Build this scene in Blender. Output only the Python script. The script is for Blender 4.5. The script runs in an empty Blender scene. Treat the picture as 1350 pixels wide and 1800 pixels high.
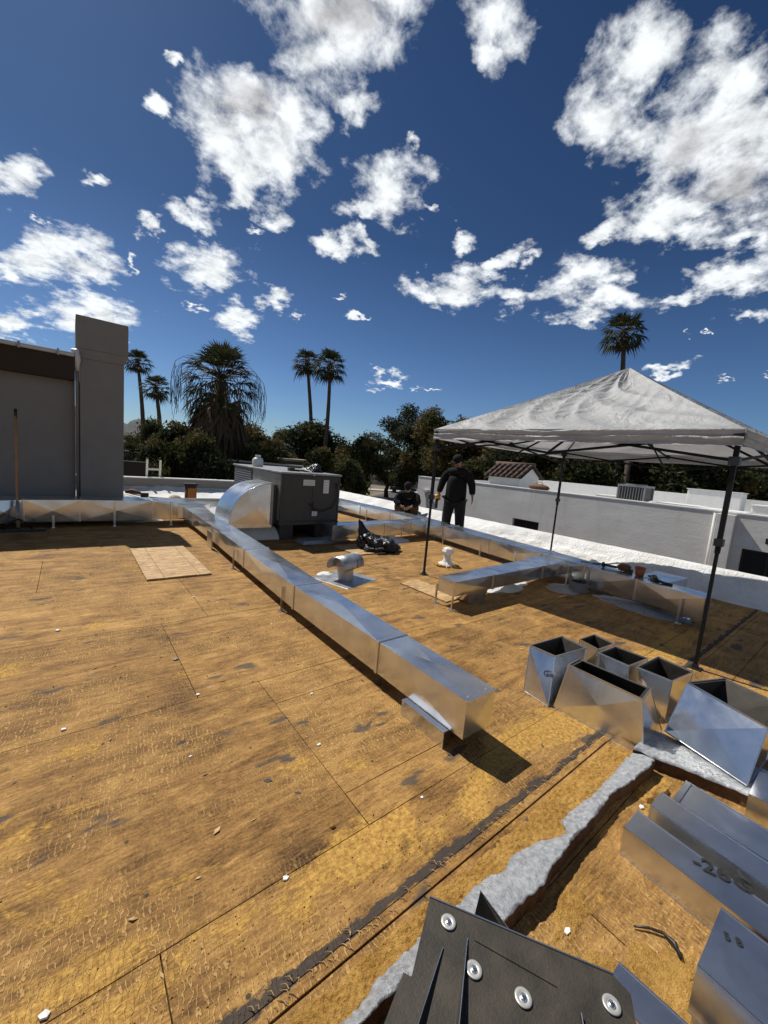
import bpy, math, random
import numpy as np
from mathutils import Vector, Matrix, Euler, noise as mn

S = bpy.context.scene
COL = S.collection
PI = math.pi
# ------------------------------------------------------------------ camera
cam_d = bpy.data.cameras.new('camera')
cam = bpy.data.objects.new('camera', cam_d)
COL.objects.link(cam)
cam_d.sensor_fit = 'HORIZONTAL'
cam_d.sensor_width = 36.0
cam_d.lens = 700.0 / 1350.0 * 36.0
cam_d.clip_start = 0.02
cam_d.clip_end = 9000
cr, cd, cf = Vector((0.78439, -0.614301, 0.085828)), Vector((-0.008836, -0.149425, -0.988734)), Vector((0.620205, 0.774794, -0.122635))
m = Matrix((cr, -cd, -cf)).transposed().to_4x4()
m.translation = Vector((0, 0, 1.5))
cam.matrix_world = m
S.camera = cam
# ------------------------------------------------------------------ light
SUN_TO = Vector((-0.165, 0.735, 1.0)).normalized()
sun_el = math.asin(SUN_TO.z)
sun_az = math.atan2(SUN_TO.x, SUN_TO.y)
sl = bpy.data.lights.new('sun', 'SUN')
sl.energy = 5.0
sl.angle = math.radians(0.55)
sl.color = (1.0, 0.955, 0.88)
so = bpy.data.objects.new('sun', sl)
so.rotation_euler = SUN_TO.to_track_quat('Z', 'Y').to_euler()
COL.objects.link(so)
S.view_settings.view_transform = 'Standard'
S.view_settings.look = 'None'
S.view_settings.exposure = 0.0
S.view_settings.gamma = 1.0
S.view_settings.use_curve_mapping = False
S.render.engine = 'CYCLES'
S.cycles.max_bounces = 6
S.cycles.diffuse_bounces = 2
S.cycles.transparent_max_bounces = 8

CLOUDS = [(-0.066,0.916,0.395,0.927,0.858,2.691,0.041,0.026),(0.043,0.905,0.423,1.13,0.161,3.016,0.02,0.011),(-0.046,0.954,0.295,1.257,0.355,3.072,0.058,0.041),(0.023,0.948,0.316,1.231,0.365,2.985,0.061,0.039),(-0.068,0.98,0.188,1.365,0.431,3.119,0.039,0.023),(0.036,0.973,0.229,1.344,0.115,3.069,0.091,0.04),(-0.086,0.96,0.265,-0.987,-1.075,-0.441,0.028,0.019),(0.183,0.884,0.43,1.121,0.186,2.842,0.048,0.021),(0.129,0.91,0.394,1.154,0.255,2.888,0.018,0.013),(0.232,0.904,0.359,1.201,0.218,2.799,0.072,0.046),(0.199,0.938,0.284,1.28,0.153,2.885,0.025,0.007),(0.287,0.916,0.279,1.285,0.213,2.772,0.039,0.029),(0.346,0.879,0.328,1.227,0.263,2.67,0.031,0.02),(0.397,0.867,0.302,1.26,0.162,2.658,0.019,0.007),(0.325,0.826,0.46,1.066,0.329,2.585,0.036,0.025),(0.294,0.855,0.428,1.115,0.245,2.69,0.016,0.007),(0.236,0.776,0.584,0.895,0.386,2.54,0.087,0.056),(0.292,0.797,0.529,0.994,0.273,2.605,0.088,0.049),(0.226,0.813,0.536,0.837,0.652,2.362,0.063,0.048),(0.337,0.65,0.681,0.815,0.168,2.489,0.117,0.069),(0.37,0.607,0.703,0.788,0.102,2.484,0.061,0.027),(0.335,0.695,0.636,0.872,0.183,2.528,0.091,0.045),(0.4,0.679,0.616,0.903,0.124,2.505,0.05,0.022),(0.312,0.749,0.584,0.925,0.263,2.544,0.07,0.043),(0.254,0.834,0.49,1.029,0.331,2.647,0.042,0.024),(0.499,0.685,0.531,1.02,-0.019,2.518,0.068,0.051),(0.462,0.733,0.499,1.034,0.221,2.443,0.059,0.018),(0.493,0.645,0.583,0.949,0.011,2.479,0.015,0.012),(0.577,0.645,0.501,1.046,0.023,2.397,0.02,0.008),(0.431,0.79,0.435,1.116,0.156,2.561,0.042,0.022),(0.48,0.753,0.45,1.101,0.135,2.502,0.033,0.023),(0.533,0.482,0.696,0.799,-0.077,2.374,0.05,0.033),(0.532,0.511,0.675,0.804,-0.234,2.551,0.036,0.015),(0.637,0.617,0.462,1.041,0.416,2.105,0.031,0.018),(0.61,0.692,0.385,1.177,-0.09,2.449,0.064,0.028),(0.668,0.637,0.385,1.176,0.068,2.294,0.086,0.037),(0.696,0.581,0.422,1.102,0.347,2.086,0.091,0.018),(0.745,0.552,0.373,1.189,-0.067,2.23,0.053,0.026),(0.8,0.449,0.398,1.163,-0.005,2.076,0.069,0.036),(0.836,0.41,0.365,1.193,-0.184,2.089,0.098,0.029),(0.838,0.429,0.338,1.226,-0.088,2.07,0.058,0.019),(0.687,0.323,0.651,-0.854,0.129,-1.028,0.052,0.047),(0.704,0.371,0.605,-0.841,0.433,-0.737,0.07,0.045),(0.781,0.291,0.552,0.966,-0.263,2.093,0.105,0.068),(0.772,0.231,0.592,0.769,-0.614,2.392,0.092,0.054),(0.844,0.229,0.486,0.955,-0.585,2.199,0.086,0.061),(0.826,0.307,0.472,1.079,-0.077,1.957,0.096,0.035),(0.786,0.404,0.469,1.05,0.334,1.854,0.051,0.018),(0.819,0.205,0.535,0.551,-0.902,2.719,0.092,0.047),(0.9,0.222,0.374,1.183,0.158,1.741,0.065,0.033),(0.893,0.286,0.349,1.215,0.006,1.874,0.043,0.017),(0.932,0.188,0.308,1.248,-0.256,1.851,0.034,0.017),(0.883,0.211,0.418,1.123,-0.274,1.928,0.061,0.023),(0.473,0.809,0.349,1.212,0.127,2.564,0.015,0.006),(0.513,0.798,0.316,1.231,0.325,2.454,0.028,0.008),(0.593,0.782,0.195,1.376,0.005,2.488,0.041,0.015),(0.682,0.709,0.179,1.39,0.063,2.361,0.022,0.005),(0.658,0.732,0.178,1.392,0.067,2.396,0.014,0.005),(0.923,0.305,0.233,1.336,0.013,1.883,0.033,0.013),(0.954,0.214,0.211,1.358,-0.077,1.807,0.019,0.005),(0.963,0.167,0.213,1.355,-0.12,1.768,0.012,0.005),(0.912,0.283,0.297,1.266,-0.139,1.915,0.011,0.004),(0.923,0.251,0.292,1.272,-0.143,1.879,0.008,0.003),(0.144,0.787,0.6,0.858,0.411,2.626,0.017,0.009),(0.111,0.828,0.55,0.96,0.296,2.805,0.017,0.011),(0.099,0.938,0.333,1.178,0.522,2.831,0.012,0.008),(-0.03,0.936,0.35,1.176,0.432,3.0,0.011,0.005),(0.923,0.313,0.223,1.345,-0.093,1.917,0.019,0.008),(0.137,0.787,0.602,0.863,0.388,2.654,0.012,0.006),(0.739,0.517,0.433,1.101,0.291,2.033,0.03,0.013)]


class NT:
    """tiny node-tree writer"""
    def __init__(s, tree):
        s.t = tree; s.n = tree.nodes; s.l = tree.links
    def node(s, kind, ins=None, **props):
        nd = s.n.new(kind)
        for k, v in props.items(): setattr(nd, k, v)
        for k, v in (ins or {}).items(): s.put(nd.inputs[k], v)
        return nd
    def put(s, sock, v):
        if isinstance(v, bpy.types.Node): v = v.outputs[0]
        if isinstance(v, bpy.types.NodeSocket): s.l.new(v, sock)
        elif v is not None:
            if isinstance(v, (tuple, list)) and len(v) == 3 and sock.type == 'RGBA': v = (*v, 1)
            sock.default_value = v
    def math(s, op, a, b=None, c=None, clamp=False):
        nd = s.n.new('ShaderNodeMath'); nd.operation = op; nd.use_clamp = clamp
        s.put(nd.inputs[0], a)
        if b is not None: s.put(nd.inputs[1], b)
        if c is not None: s.put(nd.inputs[2], c)
        return nd.outputs[0]
    def noise(s, vec, scale, detail=3, rough=0.55, dist=0.0, out=0):
        return s.node('ShaderNodeTexNoise', {'Vector': vec, 'Scale': scale, 'Detail': detail, 'Roughness': rough, 'Distortion': dist}).outputs[out]
    def scale(s, vec, sc, loc=(0, 0, 0), rot=(0, 0, 0)):
        return s.node('ShaderNodeMapping', {'Vector': vec, 'Scale': sc, 'Location': loc, 'Rotation': rot}).outputs[0]
    def ramp(s, fac, stops):
        nd = s.n.new('ShaderNodeValToRGB'); s.put(nd.inputs[0], fac)
        e = nd.color_ramp.elements
        while len(e) < len(stops): e.new(0.5)
        for i, (p, c) in enumerate(stops):
            e[i].position = p
            e[i].color = (c, c, c, 1) if isinstance(c, (int, float)) else (*c, 1)
        return nd.outputs[0]
    def mix(s, fac, a, b, blend='MIX'):
        nd = s.n.new('ShaderNodeMix'); nd.data_type = 'RGBA'; nd.blend_type = blend
        s.put(nd.inputs[0], fac); s.put(nd.inputs[6], a); s.put(nd.inputs[7], b)
        return nd.outputs[2]
    def smooth(s, v, lo, hi):
        nd = s.node('ShaderNodeMapRange', {'Value': v, 'From Min': lo, 'From Max': hi, 'To Min': 0.0, 'To Max': 1.0})
        nd.interpolation_type = 'SMOOTHSTEP'
        return nd.outputs[0]


# ------------------------------------------------------------------ sky
W = bpy.data.worlds.new('World'); S.world = W; W.use_nodes = True
w = NT(W.node_tree); w.n.clear()
sky = w.node('ShaderNodeTexSky', sky_type='NISHITA', sun_disc=False, sun_elevation=sun_el, sun_rotation=sun_az,
             altitude=400, air_density=1.0, dust_density=0.7, ozone_density=3.5)
tc = w.node('ShaderNodeTexCoord').outputs['Generated']
sep = w.node('ShaderNodeSeparateXYZ', {0: tc})
zc = w.math('MAXIMUM', sep.outputs[2], 0.0)
inv = w.math('DIVIDE', 1.0, w.math('ADD', zc, 0.30))
pl = w.node('ShaderNodeVectorMath', {0: tc, 3: inv}, operation='SCALE').outputs[0]
wn1 = w.node('ShaderNodeTexNoise', {'Vector': pl, 'Scale': 9.0, 'Detail': 2.0, 'Roughness': 0.5}).outputs['Color']
wn2 = w.node('ShaderNodeTexNoise', {'Vector': pl, 'Scale': 34.0, 'Detail': 3.0, 'Roughness': 0.6}).outputs['Color']
def warp(vec, nz, amp):
    d_ = w.node('ShaderNodeVectorMath', {0: nz, 1: (0.5, 0.5, 0.5)}, operation='SUBTRACT').outputs[0]
    d_ = w.node('ShaderNodeVectorMath', {0: d_, 3: amp}, operation='SCALE').outputs[0]
    return w.node('ShaderNodeVectorMath', {0: vec, 1: d_}, operation='ADD').outputs[0]
tcw = warp(warp(tc, wn1, 0.085), wn2, 0.042)
acc = None; accb = None
for (x, y, z, rx, ry, rz, sx, sy) in CLOUDS:
    mp = w.node('ShaderNodeMapping', {'Vector': tcw, 'Location': (x, y, z), 'Rotation': (rx, ry, rz), 'Scale': (sx, sy, 0.5)}, vector_type='TEXTURE')
    ln = w.node('ShaderNodeVectorMath', {0: mp.outputs[0]}, operation='LENGTH').outputs['Value']
    acc = ln if acc is None else w.math('SMOOTH_MIN', acc, ln, 0.25)
    if min(sx, sy) > 0.055: accb = ln if accb is None else w.math('SMOOTH_MIN', accb, ln, 0.35)
base = w.math('SUBTRACT', 1.0, acc)
base = w.math('MAXIMUM', base, -1.2)
# the rest of the sky (behind the camera) carries the same sort of clouds
behind = w.node('ShaderNodeVectorMath', {0: tc, 1: (0.60, 0.72, 0.35)}, operation='DOT_PRODUCT').outputs['Value']
gate = w.smooth(behind, 0.42, 0.15)
nb = w.noise(pl, 1.6, 3, 0.5)
nb = w.math('MULTIPLY', w.math('SUBTRACT', nb, 0.56), 6.0)
nb = w.math('ADD', nb, w.math('MULTIPLY', w.math('SUBTRACT', gate, 1.0), 4.0))
base = w.math('MAXIMUM', base, nb)
n1 = w.noise(pl, 5.0, 3, 0.6)
n2 = w.noise(pl, 13.0, 6, 0.62, 0.15)
dn = w.math('ADD', w.math('MULTIPLY', w.math('SUBTRACT', n1, 0.5), 1.1), w.math('MULTIPLY', w.math('SUBTRACT', n2, 0.5), 2.7))
den = w.math('ADD', base, dn)
cov = w.smooth(den, -0.12, 0.84)
cov = w.math('POWER', cov, 0.8)
up = w.math('GREATER_THAN', sep.outputs[2], 0.0)
cov = w.math('MULTIPLY', cov, up)
# relief of the cloud tops: density a little nearer the sun against density here
pl2 = w.node('ShaderNodeVectorMath', {0: pl, 1: (-0.006, 0.022, 0.02)}, operation='ADD').outputs[0]
n2b = w.noise(pl2, 13.0, 6, 0.62, 0.15)
rel = w.math('MULTIPLY', w.math('SUBTRACT', n2, n2b), 1.3)
thick = w.smooth(w.math('ADD', w.math('SUBTRACT', 1.0, accb), w.math('MULTIPLY', w.math('SUBTRACT', n1, 0.5), 1.8)), 0.25, 1.0)
lum = w.math('SUBTRACT', w.math('ADD', 1.06, rel), w.math('MULTIPLY', thick, 0.50))
lum = w.math('MINIMUM', w.math('MAXIMUM', lum, 0.40), 1.16)
ccol = w.mix(thick, (0.93, 0.97, 1.0), (0.96, 0.97, 1.0))
ccol = w.node('ShaderNodeVectorMath', {0: ccol, 3: w.math('MULTIPLY', lum, 0.92)}, operation='SCALE').outputs[0]
SKY_K = 0.085
# clear desert air: the blue deepens quickly with height
deep = w.ramp(zc, [(0.0, (0.62, 0.80, 0.96)), (0.18, (0.48, 0.63, 0.82)), (0.45, (0.26, 0.38, 0.52)), (0.80, (0.19, 0.31, 0.45))])
bgs = w.node('ShaderNodeBackground', {'Color': w.node('ShaderNodeVectorMath', {0: sky.outputs[0], 1: deep}, operation='MULTIPLY').outputs[0], 'Strength': SKY_K})
bgc = w.node('ShaderNodeBackground', {'Color': ccol, 'Strength': 1.0})
mx = w.node('ShaderNodeMixShader', {0: cov, 1: bgs, 2: bgc})
w.node('ShaderNodeOutputWorld', {'Surface': mx})

# ------------------------------------------------------------------ materials
MATS = {}
def mat(name, color=(0.5, 0.5, 0.5), rough=0.7, metal=0.0, var=0.0, vscale=4.0, bump=0.0, bscale=30.0, spec=0.5, build=None, trans=0.0, coord='Object'):
    mt = bpy.data.materials.new(name); mt.use_nodes = True
    t = NT(mt.node_tree)
    bs = t.n['Principled BSDF']
    co = t.node('ShaderNodeTexCoord').outputs[coord]
    t.put(bs.inputs['Base Color'], color); t.put(bs.inputs['Roughness'], rough); t.put(bs.inputs['Metallic'], metal)
    bs.inputs['Specular IOR Level'].default_value = spec
    if var:
        n = t.noise(co, vscale, 5, 0.6)
        a = tuple(c * (1 - var) for c in color); b = tuple(min(1, c * (1 + var)) for c in color)
        t.put(bs.inputs['Base Color'], t.ramp(n, [(0.3, a), (0.7, b)]))
        t.put(bs.inputs['Roughness'], t.ramp(n, [(0.3, max(0.05, rough - 0.08)), (0.7, min(1, rough + 0.08))]))
    if bump:
        n = t.noise(co, bscale, 4, 0.6)
        t.put(bs.inputs['Normal'], t.node('ShaderNodeBump', {'Height': n, 'Strength': bump, 'Distance': 0.02}))
    if build: build(t, bs, co)
    if trans:
        tr = t.node('ShaderNodeBsdfTranslucent', {'Color': color})
        mxs = t.node('ShaderNodeMixShader', {0: trans, 1: bs.outputs[0], 2: tr.outputs[0]})
        out = [n for n in t.n if n.type == 'OUTPUT_MATERIAL'][0]
        t.l.new(mxs.outputs[0], out.inputs[0])
    MATS[name] = mt
    return mt

def b_steel(t, bs, co):
    rnd = t.node('ShaderNodeObjectInfo').outputs['Random']
    off = t.node('ShaderNodeVectorMath', {0: co, 1: t.node('ShaderNodeCombineXYZ', {0: t.math('MULTIPLY', rnd, 40.0)}).outputs[0]}, operation='ADD').outputs[0]
    vo = t.node('ShaderNodeTexVoronoi', {'Vector': off, 'Scale': 55.0}).outputs['Color']
    vg = t.node('ShaderNodeSeparateXYZ', {0: vo}).outputs[0]
    sm = t.noise(t.scale(off, (4, 4, 4)), 1.0, 3, 0.55, 0.6)
    scr = t.noise(t.scale(off, (4, 90, 40), rot=(0, 0, 0.5)), 1.0, 3, 0.6)
    dust = t.ramp(t.noise(off, 5.0, 6, 0.7), [(0.5, 0.0), (0.72, 1.0)])
    c = t.ramp(t.math('ADD', t.math('MULTIPLY', sm, 0.92), t.math('MULTIPLY', vg, 0.08)), [(0.28, (0.58, 0.60, 0.62)), (0.68, (0.78, 0.80, 0.82))])
    c = t.mix(t.math('MULTIPLY', dust, 0.16), c, (0.62, 0.60, 0.56))
    t.put(bs.inputs['Base Color'], c)
    r = t.math('ADD', t.math('MULTIPLY', sm, 0.20), t.math('MULTIPLY', vg, 0.01))
    r = t.math('ADD', r, t.math('MULTIPLY', scr, 0.02))
    t.put(bs.inputs['Roughness'], t.math('ADD', r, 0.10))
    h = t.noise(t.scale(off, (2.6, 2.6, 2.6)), 1.0, 1, 0.4)
    t.put(bs.inputs['Normal'], t.node('ShaderNodeBump', {'Height': h, 'Strength': 0.30, 'Distance': 0.022}))
mat('galvanised', metal=0.93, build=b_steel)
mat('vent_metal', (0.42, 0.44, 0.46), 0.42, 0.8, var=0.12, vscale=9)
mat('steel_edge', (0.72, 0.73, 0.75), 0.28, 1.0)

def b_deck(t, bs, co):
    geo = t.node('ShaderNodeNewGeometry').outputs['Position']
    rnd = t.node('ShaderNodeObjectInfo').outputs['Random']
    sp = t.node('ShaderNodeSeparateXYZ', {0: geo})
    wob = t.noise(geo, 1.1, 2, 0.5)
    # long grain along X
    g1 = t.noise(t.scale(geo, (2.4, 13, 1)), 1.0, 7, 0.72, 0.8)
    g2 = t.noise(t.scale(geo, (22, 110, 1)), 1.0, 4, 0.65, 0.5)
    blot = t.noise(geo, 3.1, 6, 0.7, 0.5)
    fine = t.noise(geo, 90.0, 4, 0.7)
    v = t.math('ADD', t.math('MULTIPLY', g1, 0.36), t.math('MULTIPLY', g2, 0.22))
    v = t.math('ADD', v, t.math('ADD', t.math('MULTIPLY', blot, 0.30), t.math('MULTIPLY', fine, 0.20)))
    v = t.math('ADD', v, t.math('MULTIPLY', t.math('SUBTRACT', rnd, 0.5), 0.04))
    c = t.ramp(v, [(0.39, (0.032, 0.016, 0.005)), (0.47, (0.150, 0.075, 0.021)), (0.55, (0.31, 0.165, 0.048)), (0.66, (0.56, 0.33, 0.105))])
    # glue ridges left by the torn-off membrane: thin pale wavy lines across the grain
    wv = t.node('ShaderNodeTexWave', {'Vector': t.scale(geo, (1, 0.42, 1), rot=(0, 0, 0.25)), 'Scale': 19.0, 'Distortion': 9.0, 'Detail': 2.5, 'Detail Scale': 2.2, 'Detail Roughness': 0.6}, wave_type='BANDS', bands_direction='X').outputs['Fac']
    ridge = t.smooth(wv, 0.72, 0.98)
    rm = t.smooth(t.noise(t.scale(geo, (1.0, 1.4, 1)), 1.0, 3, 0.55), 0.42, 0.55)
    ridge = t.math('MULTIPLY', ridge, t.math('MULTIPLY', rm, t.smooth(t.noise(geo, 30.0, 4, 0.65), 0.30, 0.50)))
    c = t.mix(t.math('MULTIPLY', ridge, 0.62), c, (0.60, 0.37, 0.14))
    # orange foam residue
    band = t.math('SUBTRACT', 1.0, t.smooth(t.math('ABSOLUTE', t.math('SUBTRACT', sp.outputs[1], t.math('ADD', 0.93, t.math('MULTIPLY', wob, 0.22)))), 0.02, 0.30))
    near = t.math('MULTIPLY', band, 0.13)
    leftp = t.math('MULTIPLY', t.math('MULTIPLY', t.smooth(sp.outputs[0], 0.75, -0.4), t.smooth(sp.outputs[1], 4.2, 1.6)), 0.085)
    below = t.math('MULTIPLY', t.smooth(sp.outputs[1], 0.62, 0.5), 0.10)
    fo = t.noise(t.scale(geo, (1.5, 2.1, 1)), 1.0, 7, 0.66, 0.4)
    fo = t.math('ADD', fo, t.math('ADD', near, t.math('ADD', leftp, below)))
    fo = t.math('ADD', fo, t.math('MULTIPLY', t.math('SUBTRACT', g2, 0.5), 0.10))
    fm = t.smooth(fo, 0.60, 0.67)
    oc = t.ramp(t.noise(geo, 45.0, 5, 0.7), [(0.32, (0.25, 0.120, 0.022)), (0.68, (0.70, 0.42, 0.10))])
    c = t.mix(t.math('MULTIPLY', fm, 0.85), c, oc)
    # grey mildew / tar spots
    ts = t.noise(t.scale(geo, (2.6, 6.5, 1), loc=(3.1, 1.7, 0)), 1.0, 3, 0.5)
    tm = t.smooth(ts, 0.635, 0.69)
    c = t.mix(t.math('MULTIPLY', tm, 0.80), c, (0.055, 0.052, 0.050))
    sp2 = t.node('ShaderNodeTexVoronoi', {'Vector': geo, 'Scale': 7.0}).outputs['Distance']
    c = t.mix(t.smooth(sp2, 0.07, 0.04), c, (0.07, 0.05, 0.03))
    # tar line along the torn edge
    tn = t.math('MULTIPLY', t.math('SUBTRACT', t.noise(t.scale(geo, (6, 12, 1)), 1.0, 5, 0.7), 0.5), 0.12)
    td = t.math('ABSOLUTE', t.math('ADD', t.math('SUBTRACT', sp.outputs[1], 0.857), tn))
    tl = t.smooth(td, 0.024, 0.013)
    c = t.mix(t.math('MULTIPLY', tl, 0.9), c, (0.035, 0.034, 0.036))
    t.put(bs.inputs['Base Color'], c)
    bs.inputs['Roughness'].default_value = 0.78
    bs.inputs['Specular IOR Level'].default_value = 0.25
    h = t.math('ADD', t.math('MULTIPLY', g2, 0.40), t.math('MULTIPLY', g1, 0.3))
    h = t.math('ADD', h, t.math('MULTIPLY', ridge, 0.85))
    h = t.math('ADD', h, t.math('MULTIPLY', t.math('MULTIPLY', fm, t.noise(geo, 60, 4, 0.7)), 0.9))
    h = t.math('ADD', h, t.math('MULTIPLY', fine, 0.35))
    t.put(bs.inputs['Normal'], t.node('ShaderNodeBump', {'Height': h, 'Strength': 0.75, 'Distance': 0.006}))
mat('weathered_plywood', build=b_deck)

def b_osb(t, bs, co):
    geo = t.node('ShaderNodeNewGeometry').outputs['Position']
    v = t.node('ShaderNodeTexVoronoi', {'Vector': t.scale(geo, (14, 45, 1)), 'Scale': 1.0}).outputs['Color']
    s = t.node('ShaderNodeSeparateXYZ', {0: v}).outputs[0]
    n = t.noise(t.scale(geo, (20, 90, 1)), 1.0, 4)
    c = t.ramp(t.math('ADD', t.math('MULTIPLY', s, 0.6), t.math('MULTIPLY', n, 0.4)), [(0.2, (0.30, 0.18, 0.075)), (0.75, (0.56, 0.37, 0.17))])
    t.put(bs.inputs['Base Color'], c)
mat('oriented_strand_board', rough=0.75, build=b_osb)
mat('plywood_edge', (0.16, 0.09, 0.04), 0.85, var=0.35, vscale=60)
mat('batten', (0.27, 0.14, 0.055), 0.8, var=0.3, vscale=30, bump=0.5, bscale=60)
mat('under_deck', (0.012, 0.010, 0.008), 0.95)

def b_orange(t, bs, co):
    n = t.noise(co, 60.0, 7, 0.72); n2 = t.noise(co, 9.0, 4, 0.6)
    c = t.ramp(t.math('ADD', t.math('MULTIPLY', n, 0.6), t.math('MULTIPLY', n2, 0.4)), [(0.35, (0.36, 0.175, 0.034)), (0.62, (0.78, 0.46, 0.13))])
    t.put(bs.inputs['Base Color'], c)
    t.put(bs.inputs['Normal'], t.node('ShaderNodeBump', {'Height': t.math('ADD', n, t.noise(co, 190.0, 4, 0.7)), 'Strength': 1.0, 'Distance': 0.014}))
mat('orange_foam', rough=0.9, spec=0.15, build=b_orange)
def b_silver(t, bs, co):
    n = t.noise(t.scale(co, (170, 90, 90)), 1.0, 5, 0.7); n2 = t.noise(co, 45.0, 4, 0.6)
    c = t.ramp(n2, [(0.3, (0.22, 0.23, 0.245)), (0.7, (0.46, 0.47, 0.485))])
    t.put(bs.inputs['Base Color'], c)
    t.put(bs.inputs['Normal'], t.node('ShaderNodeBump', {'Height': t.math('ADD', n, n2), 'Strength': 0.9, 'Distance': 0.007}))
mat('silver_coating', rough=0.42, metal=0.35, spec=0.5, build=b_silver)
mat('cut_foam', (0.10, 0.045, 0.014), 0.9, var=0.4, vscale=25, bump=0.7, bscale=60)
def b_whiteroof(t, bs, co):
    n = t.noise(co, 28.0, 5, 0.65); n2 = t.noise(co, 1.7, 5, 0.6)
    c = t.ramp(n2, [(0.35, (0.62, 0.61, 0.58)), (0.6, (0.80, 0.80, 0.79))])
    st = t.smooth(t.noise(co, 3.3, 6, 0.7), 0.62, 0.72)
    c = t.mix(t.math('MULTIPLY', st, 0.5), c, (0.62, 0.42, 0.20))
    t.put(bs.inputs['Base Color'], c)
    t.put(bs.inputs['Normal'], t.node('ShaderNodeBump', {'Height': t.math('ADD', n, t.noise(co, 7.0, 4, 0.6)), 'Strength': 0.6, 'Distance': 0.04}))
mat('white_roof_foam', rough=0.7, spec=0.3, build=b_whiteroof)
mat('grey_stucco', (0.22, 0.208, 0.188), 0.9, var=0.06, vscale=3, bump=0.35, bscale=60, spec=0.2)
def b_neigh(t, bs, co):
    n = t.noise(t.scale(co, (1, 0.8, 2.2)), 1.1, 5, 0.6); n2 = t.noise(co, 22, 4, 0.6)
    c = t.ramp(n, [(0.3, (0.66, 0.63, 0.58)), (0.7, (0.80, 0.77, 0.72))])
    st = t.smooth(t.noise(t.scale(co, (1, 2.2, 0.5)), 1.6, 5, 0.7), 0.52, 0.70)
    c = t.mix(t.math('MULTIPLY', st, 0.35), c, (0.50, 0.46, 0.40))
    t.put(bs.inputs['Base Color'], c)
    t.put(bs.inputs['Normal'], t.node('ShaderNodeBump', {'Height': t.math('ADD', n2, t.math('MULTIPLY', n, 2.0)), 'Strength': 0.2, 'Distance': 0.02}))
mat('neighbour_stucco', rough=0.9, spec=0.2, build=b_neigh)
mat('white_stucco', (0.74, 0.73, 0.70), 0.9, var=0.05, vscale=5, bump=0.3, bscale=30, spec=0.2)
mat('beige_stucco', (0.36, 0.30, 0.22), 0.9, var=0.12, vscale=2, spec=0.2)
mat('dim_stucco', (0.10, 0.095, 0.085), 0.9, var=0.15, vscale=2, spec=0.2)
mat('dark_fascia', (0.022, 0.015, 0.011), 0.7, var=0.3, vscale=6)
mat('gutter_paint', (0.55, 0.54, 0.52), 0.5, var=0.08)
mat('black_paint', (0.010, 0.010, 0.011), 0.6, spec=0.2)
mat('black_plastic', (0.014, 0.014, 0.015), 0.45)
def b_bag(t, bs, co):
    n = t.noise(co, 9.0, 4, 0.6, 0.8); n2 = t.noise(t.scale(co, (30, 30, 9)), 1.0, 3)
    t.put(bs.inputs['Normal'], t.node('ShaderNodeBump', {'Height': t.math('ADD', n, t.math('MULTIPLY', n2, 0.3)), 'Strength': 0.9, 'Distance': 0.05}))
mat('bag_film', (0.010, 0.010, 0.011), 0.22, build=b_bag)
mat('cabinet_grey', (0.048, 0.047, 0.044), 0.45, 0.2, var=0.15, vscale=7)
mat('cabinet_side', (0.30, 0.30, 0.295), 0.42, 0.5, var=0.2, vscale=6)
mat('sticker_white', (0.75, 0.75, 0.73), 0.5, var=0.1, vscale=30)
mat('marker_ink', (0.02, 0.02, 0.022), 0.6)
mat('orange_plastic', (0.42, 0.14, 0.02), 0.45, var=0.15, vscale=12)
mat('tool_yellow', (0.62, 0.30, 0.05), 0.4, var=0.2, vscale=30)
mat('terracotta_cup', (0.35, 0.085, 0.025), 0.55, var=0.15, vscale=20)
mat('rust_brown', (0.12, 0.045, 0.015), 0.7, var=0.3, vscale=10)
def b_liner(t, bs, co):
    n = t.noise(co, 14.0, 6, 0.7); n2 = t.noise(co, 160.0, 3, 0.7)
    t.put(bs.inputs['Base Color'], t.ramp(n, [(0.3, (0.022, 0.018, 0.013)), (0.72, (0.060, 0.049, 0.034))]))
    t.put(bs.inputs['Normal'], t.node('ShaderNodeBump', {'Height': t.math('ADD', n2, n), 'Strength': 0.25, 'Distance': 0.006}))
mat('duct_liner', rough=0.62, spec=0.45, build=b_liner)
def b_canopy(t, bs, co):
    n = t.noise(t.scale(co, (1, 1, 1)), 3.2, 6, 0.6, 1.2); n2 = t.noise(co, 15, 5, 0.6, 1.0)
    t.put(bs.inputs['Base Color'], t.ramp(n, [(0.3, (0.37, 0.38, 0.385)), (0.7, (0.48, 0.49, 0.495))]))
    t.put(bs.inputs['Normal'], t.node('ShaderNodeBump', {'Height': t.math('ADD', t.math('MULTIPLY', t.math('ABSOLUTE', t.math('SUBTRACT', t.noise(t.scale(co, (1, 1, 1.6)), 2.6, 3, 0.5, 1.6), 0.5)), -2.2), t.math('MULTIPLY', t.math('ABSOLUTE', t.math('SUBTRACT', n2, 0.5)), -0.6)), 'Strength': 0.42, 'Distance': 0.05}))
mat('canopy_cloth', (0.62, 0.63, 0.64), 0.55, build=b_canopy, trans=0.22)
mat('skin', (0.32, 0.17, 0.11), 0.55, spec=0.4)
mat('black_cloth', (0.012, 0.012, 0.013), 0.9, bump=0.6, bscale=14, spec=0.15)
mat('charcoal_trousers', (0.022, 0.021, 0.020), 0.9, bump=0.6, bscale=12, spec=0.15)
mat('brown_trousers', (0.085, 0.045, 0.022), 0.9, bump=0.6, bscale=12, spec=0.15)
mat('wood_handle', (0.40, 0.19, 0.06), 0.5, var=0.2, vscale=20)
mat('ladder_metal', (0.62, 0.60, 0.55), 0.4, 0.6)
mat('roof_tile', (0.10, 0.060, 0.042), 0.85, var=0.45, vscale=3.5)
mat('yellow_tile', (0.48, 0.33, 0.14), 0.85, var=0.35, vscale=9)
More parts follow.
